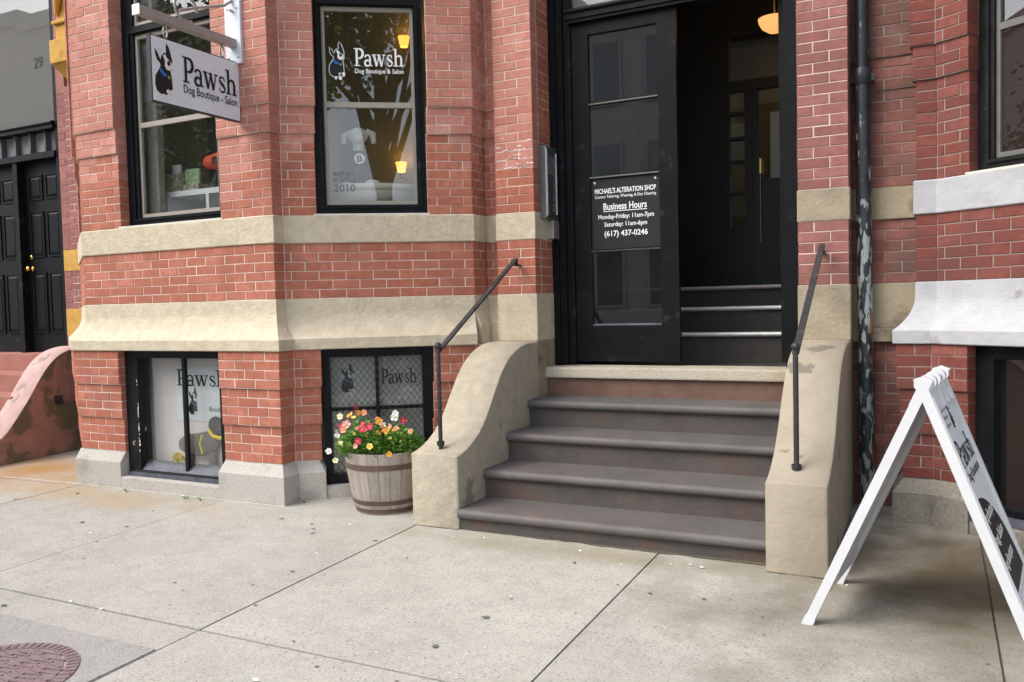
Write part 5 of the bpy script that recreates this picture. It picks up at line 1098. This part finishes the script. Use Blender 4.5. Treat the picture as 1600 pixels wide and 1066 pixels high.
def dirt_line(L0, m, w0, w1, nm):
    b = MB()
    for (x0, y0), (x1, y1) in zip(L0, L0[1:]):
        n = max(2, int(math.hypot(x1 - x0, y1 - y0) / .012)); t_ = Vector((x1 - x0, y1 - y0)).normalized(); q = Vector((t_.y, -t_.x)); w_ = w0; pts = []
        for i in range(n + 1): w_ = min(w1, max(w0, w_ + random.uniform(-.006, .006))); pts.append((x0 + (x1 - x0) * i / n, y0 + (y1 - y0) * i / n, w_))
        V = [(x - q.x * .03, y - q.y * .03, gz(y - q.y * .03) + .0035) for x, y, w_ in pts] + [(x + q.x * w_, y + q.y * w_, gz(y + q.y * w_) + .0035) for x, y, w_ in pts]
        b.add(V, [(i, n + 1 + i, n + 2 + i, i + 1) for i in range(n)])
    b.build(nm, m, side)
dirt_line([(0, -1.247), (1.95, -1.247)], 'grime', .004, .035, 'grime_line'); dirt_line([(1.945, -1.375), (2.253, -1.375), (2.253, -.1)], 'grime', .002, .02, 'grime_line'); dirt_line([(-.352, -1.268), (0, -1.268)], 'grime', .001, .010, 'grime_line')

# ------------------------------------------------------------------ street side behind the camera (seen in the window reflections, plus one added shade tree)
def tree(x, y, h, r, trunk_r, label, n=5200, zc=None):
    t = thing('street_tree', label, 'tree', (x, y, -.1), 'street trees'); zc = zc or h * .62; b = MB()
    b.tube([(x, y, -.2), (x + .05, y, h * .2), (x - .04, y + .05, h * .45), (x, y, h * .8)], [trunk_r, trunk_r * .85, trunk_r * .6, trunk_r * .2], 10)
    cl = []
    for k in range(34):
        a, e = random.random() * 6.28, random.uniform(-.9, 1.3); q = r * random.uniform(.35, 1.0); c = Vector((x + q * math.cos(a) * math.cos(e), y + q * math.sin(a) * math.cos(e), zc + q * .85 * math.sin(e))); cl.append((c, random.uniform(.25, .45) * r))
        if k % 2 == 0: b.tube([(x, y, h * random.uniform(.25, .5)), ((x + c.x) / 2, (y + c.y) / 2, (h * .4 + c.z) / 2 + .2), tuple(c)], [trunk_r * .35, trunk_r * .2, .015], 6, False)
    b.build('trunk', 'bark', t); b = MB()
    for i in range(n):
        c, q = random.choice(cl); d = Vector((random.gauss(0, 1), random.gauss(0, 1), random.gauss(0, .8))); p = c + d.normalized() * q * random.random() ** .5; u_ = Vector((random.gauss(0, 1), random.gauss(0, 1), random.gauss(0, .6))).normalized() * random.uniform(.05, .085); v_ = u_.orthogonal().normalized() * .045
        b.add([p - u_, p + v_, p + u_, p - v_], [(0, 1, 2, 3)])
    stuff(b.build('crown', 'foliage', t))
tree(4.0, -7.8, 10.6, 3.4, .20, 'leafy street tree at the kerb reflected in the narrow bay window', 15000, 7.1)
tree(10.2, -7.6, 10.5, 3.9, .24, 'leafy unseen tree added along the kerb to shade the right side', 13000)  # out-of-view tree added to block sky light and darken the right side
tree(-9.8, -9.0, 9.0, 3.4, .2, 'leafy street tree at the kerb reflected in the bay front window', 14000, 4.6)
def far_house(x0, x1, y, h, label):
    t = thing('far_rowhouse', label, 'house', ((x0 + x1) / 2, y, -.2), 'houses across the street')
    MB().box(x0, x1, y - 8, y, -.3, h).build('wall', 'far_wall', t); MB().box(x0 - .1, x1 + .1, y - 8, y + .25, h - .5, h + .2).build('cornice', 'far_trim', t)
    for z in (1.2, 4.6, 8.0):
        for k in range(3):
            xa = x0 + .9 + k * (x1 - x0 - 1.2) / 3; wn = MB().box(xa, xa + 1.1, y + .002, y + .06, z, z + 2.2).build('window', 'far_trim', t); MB().box(xa + .1, xa + 1.0, y + .06, y + .065, z + .1, z + 2.1).build('pane', 'glass_pale', wn)
far_house(-15.5, -8.6, -20.5, 12, 'grey stone rowhouse across the street left of the pair'); far_house(-8.6, -1.8, -20.5, 11.2, 'grey stone rowhouse across the street facing the open door')
far_house(-22.5, -15.5, -20.5, 12.6, 'grey stone rowhouse across the street at the far end of the row')
far_house(-30, -22.5, -20.5, 11.8, 'last grey stone rowhouse across the street beyond the tree')
far_house(-38, -30, -20.5, 16, 'tall grey stone house across the street reflected in the number 29 transom')
far_house(-47, -38, -20.5, 16.4, 'tallest grey stone house at the far corner across the street')
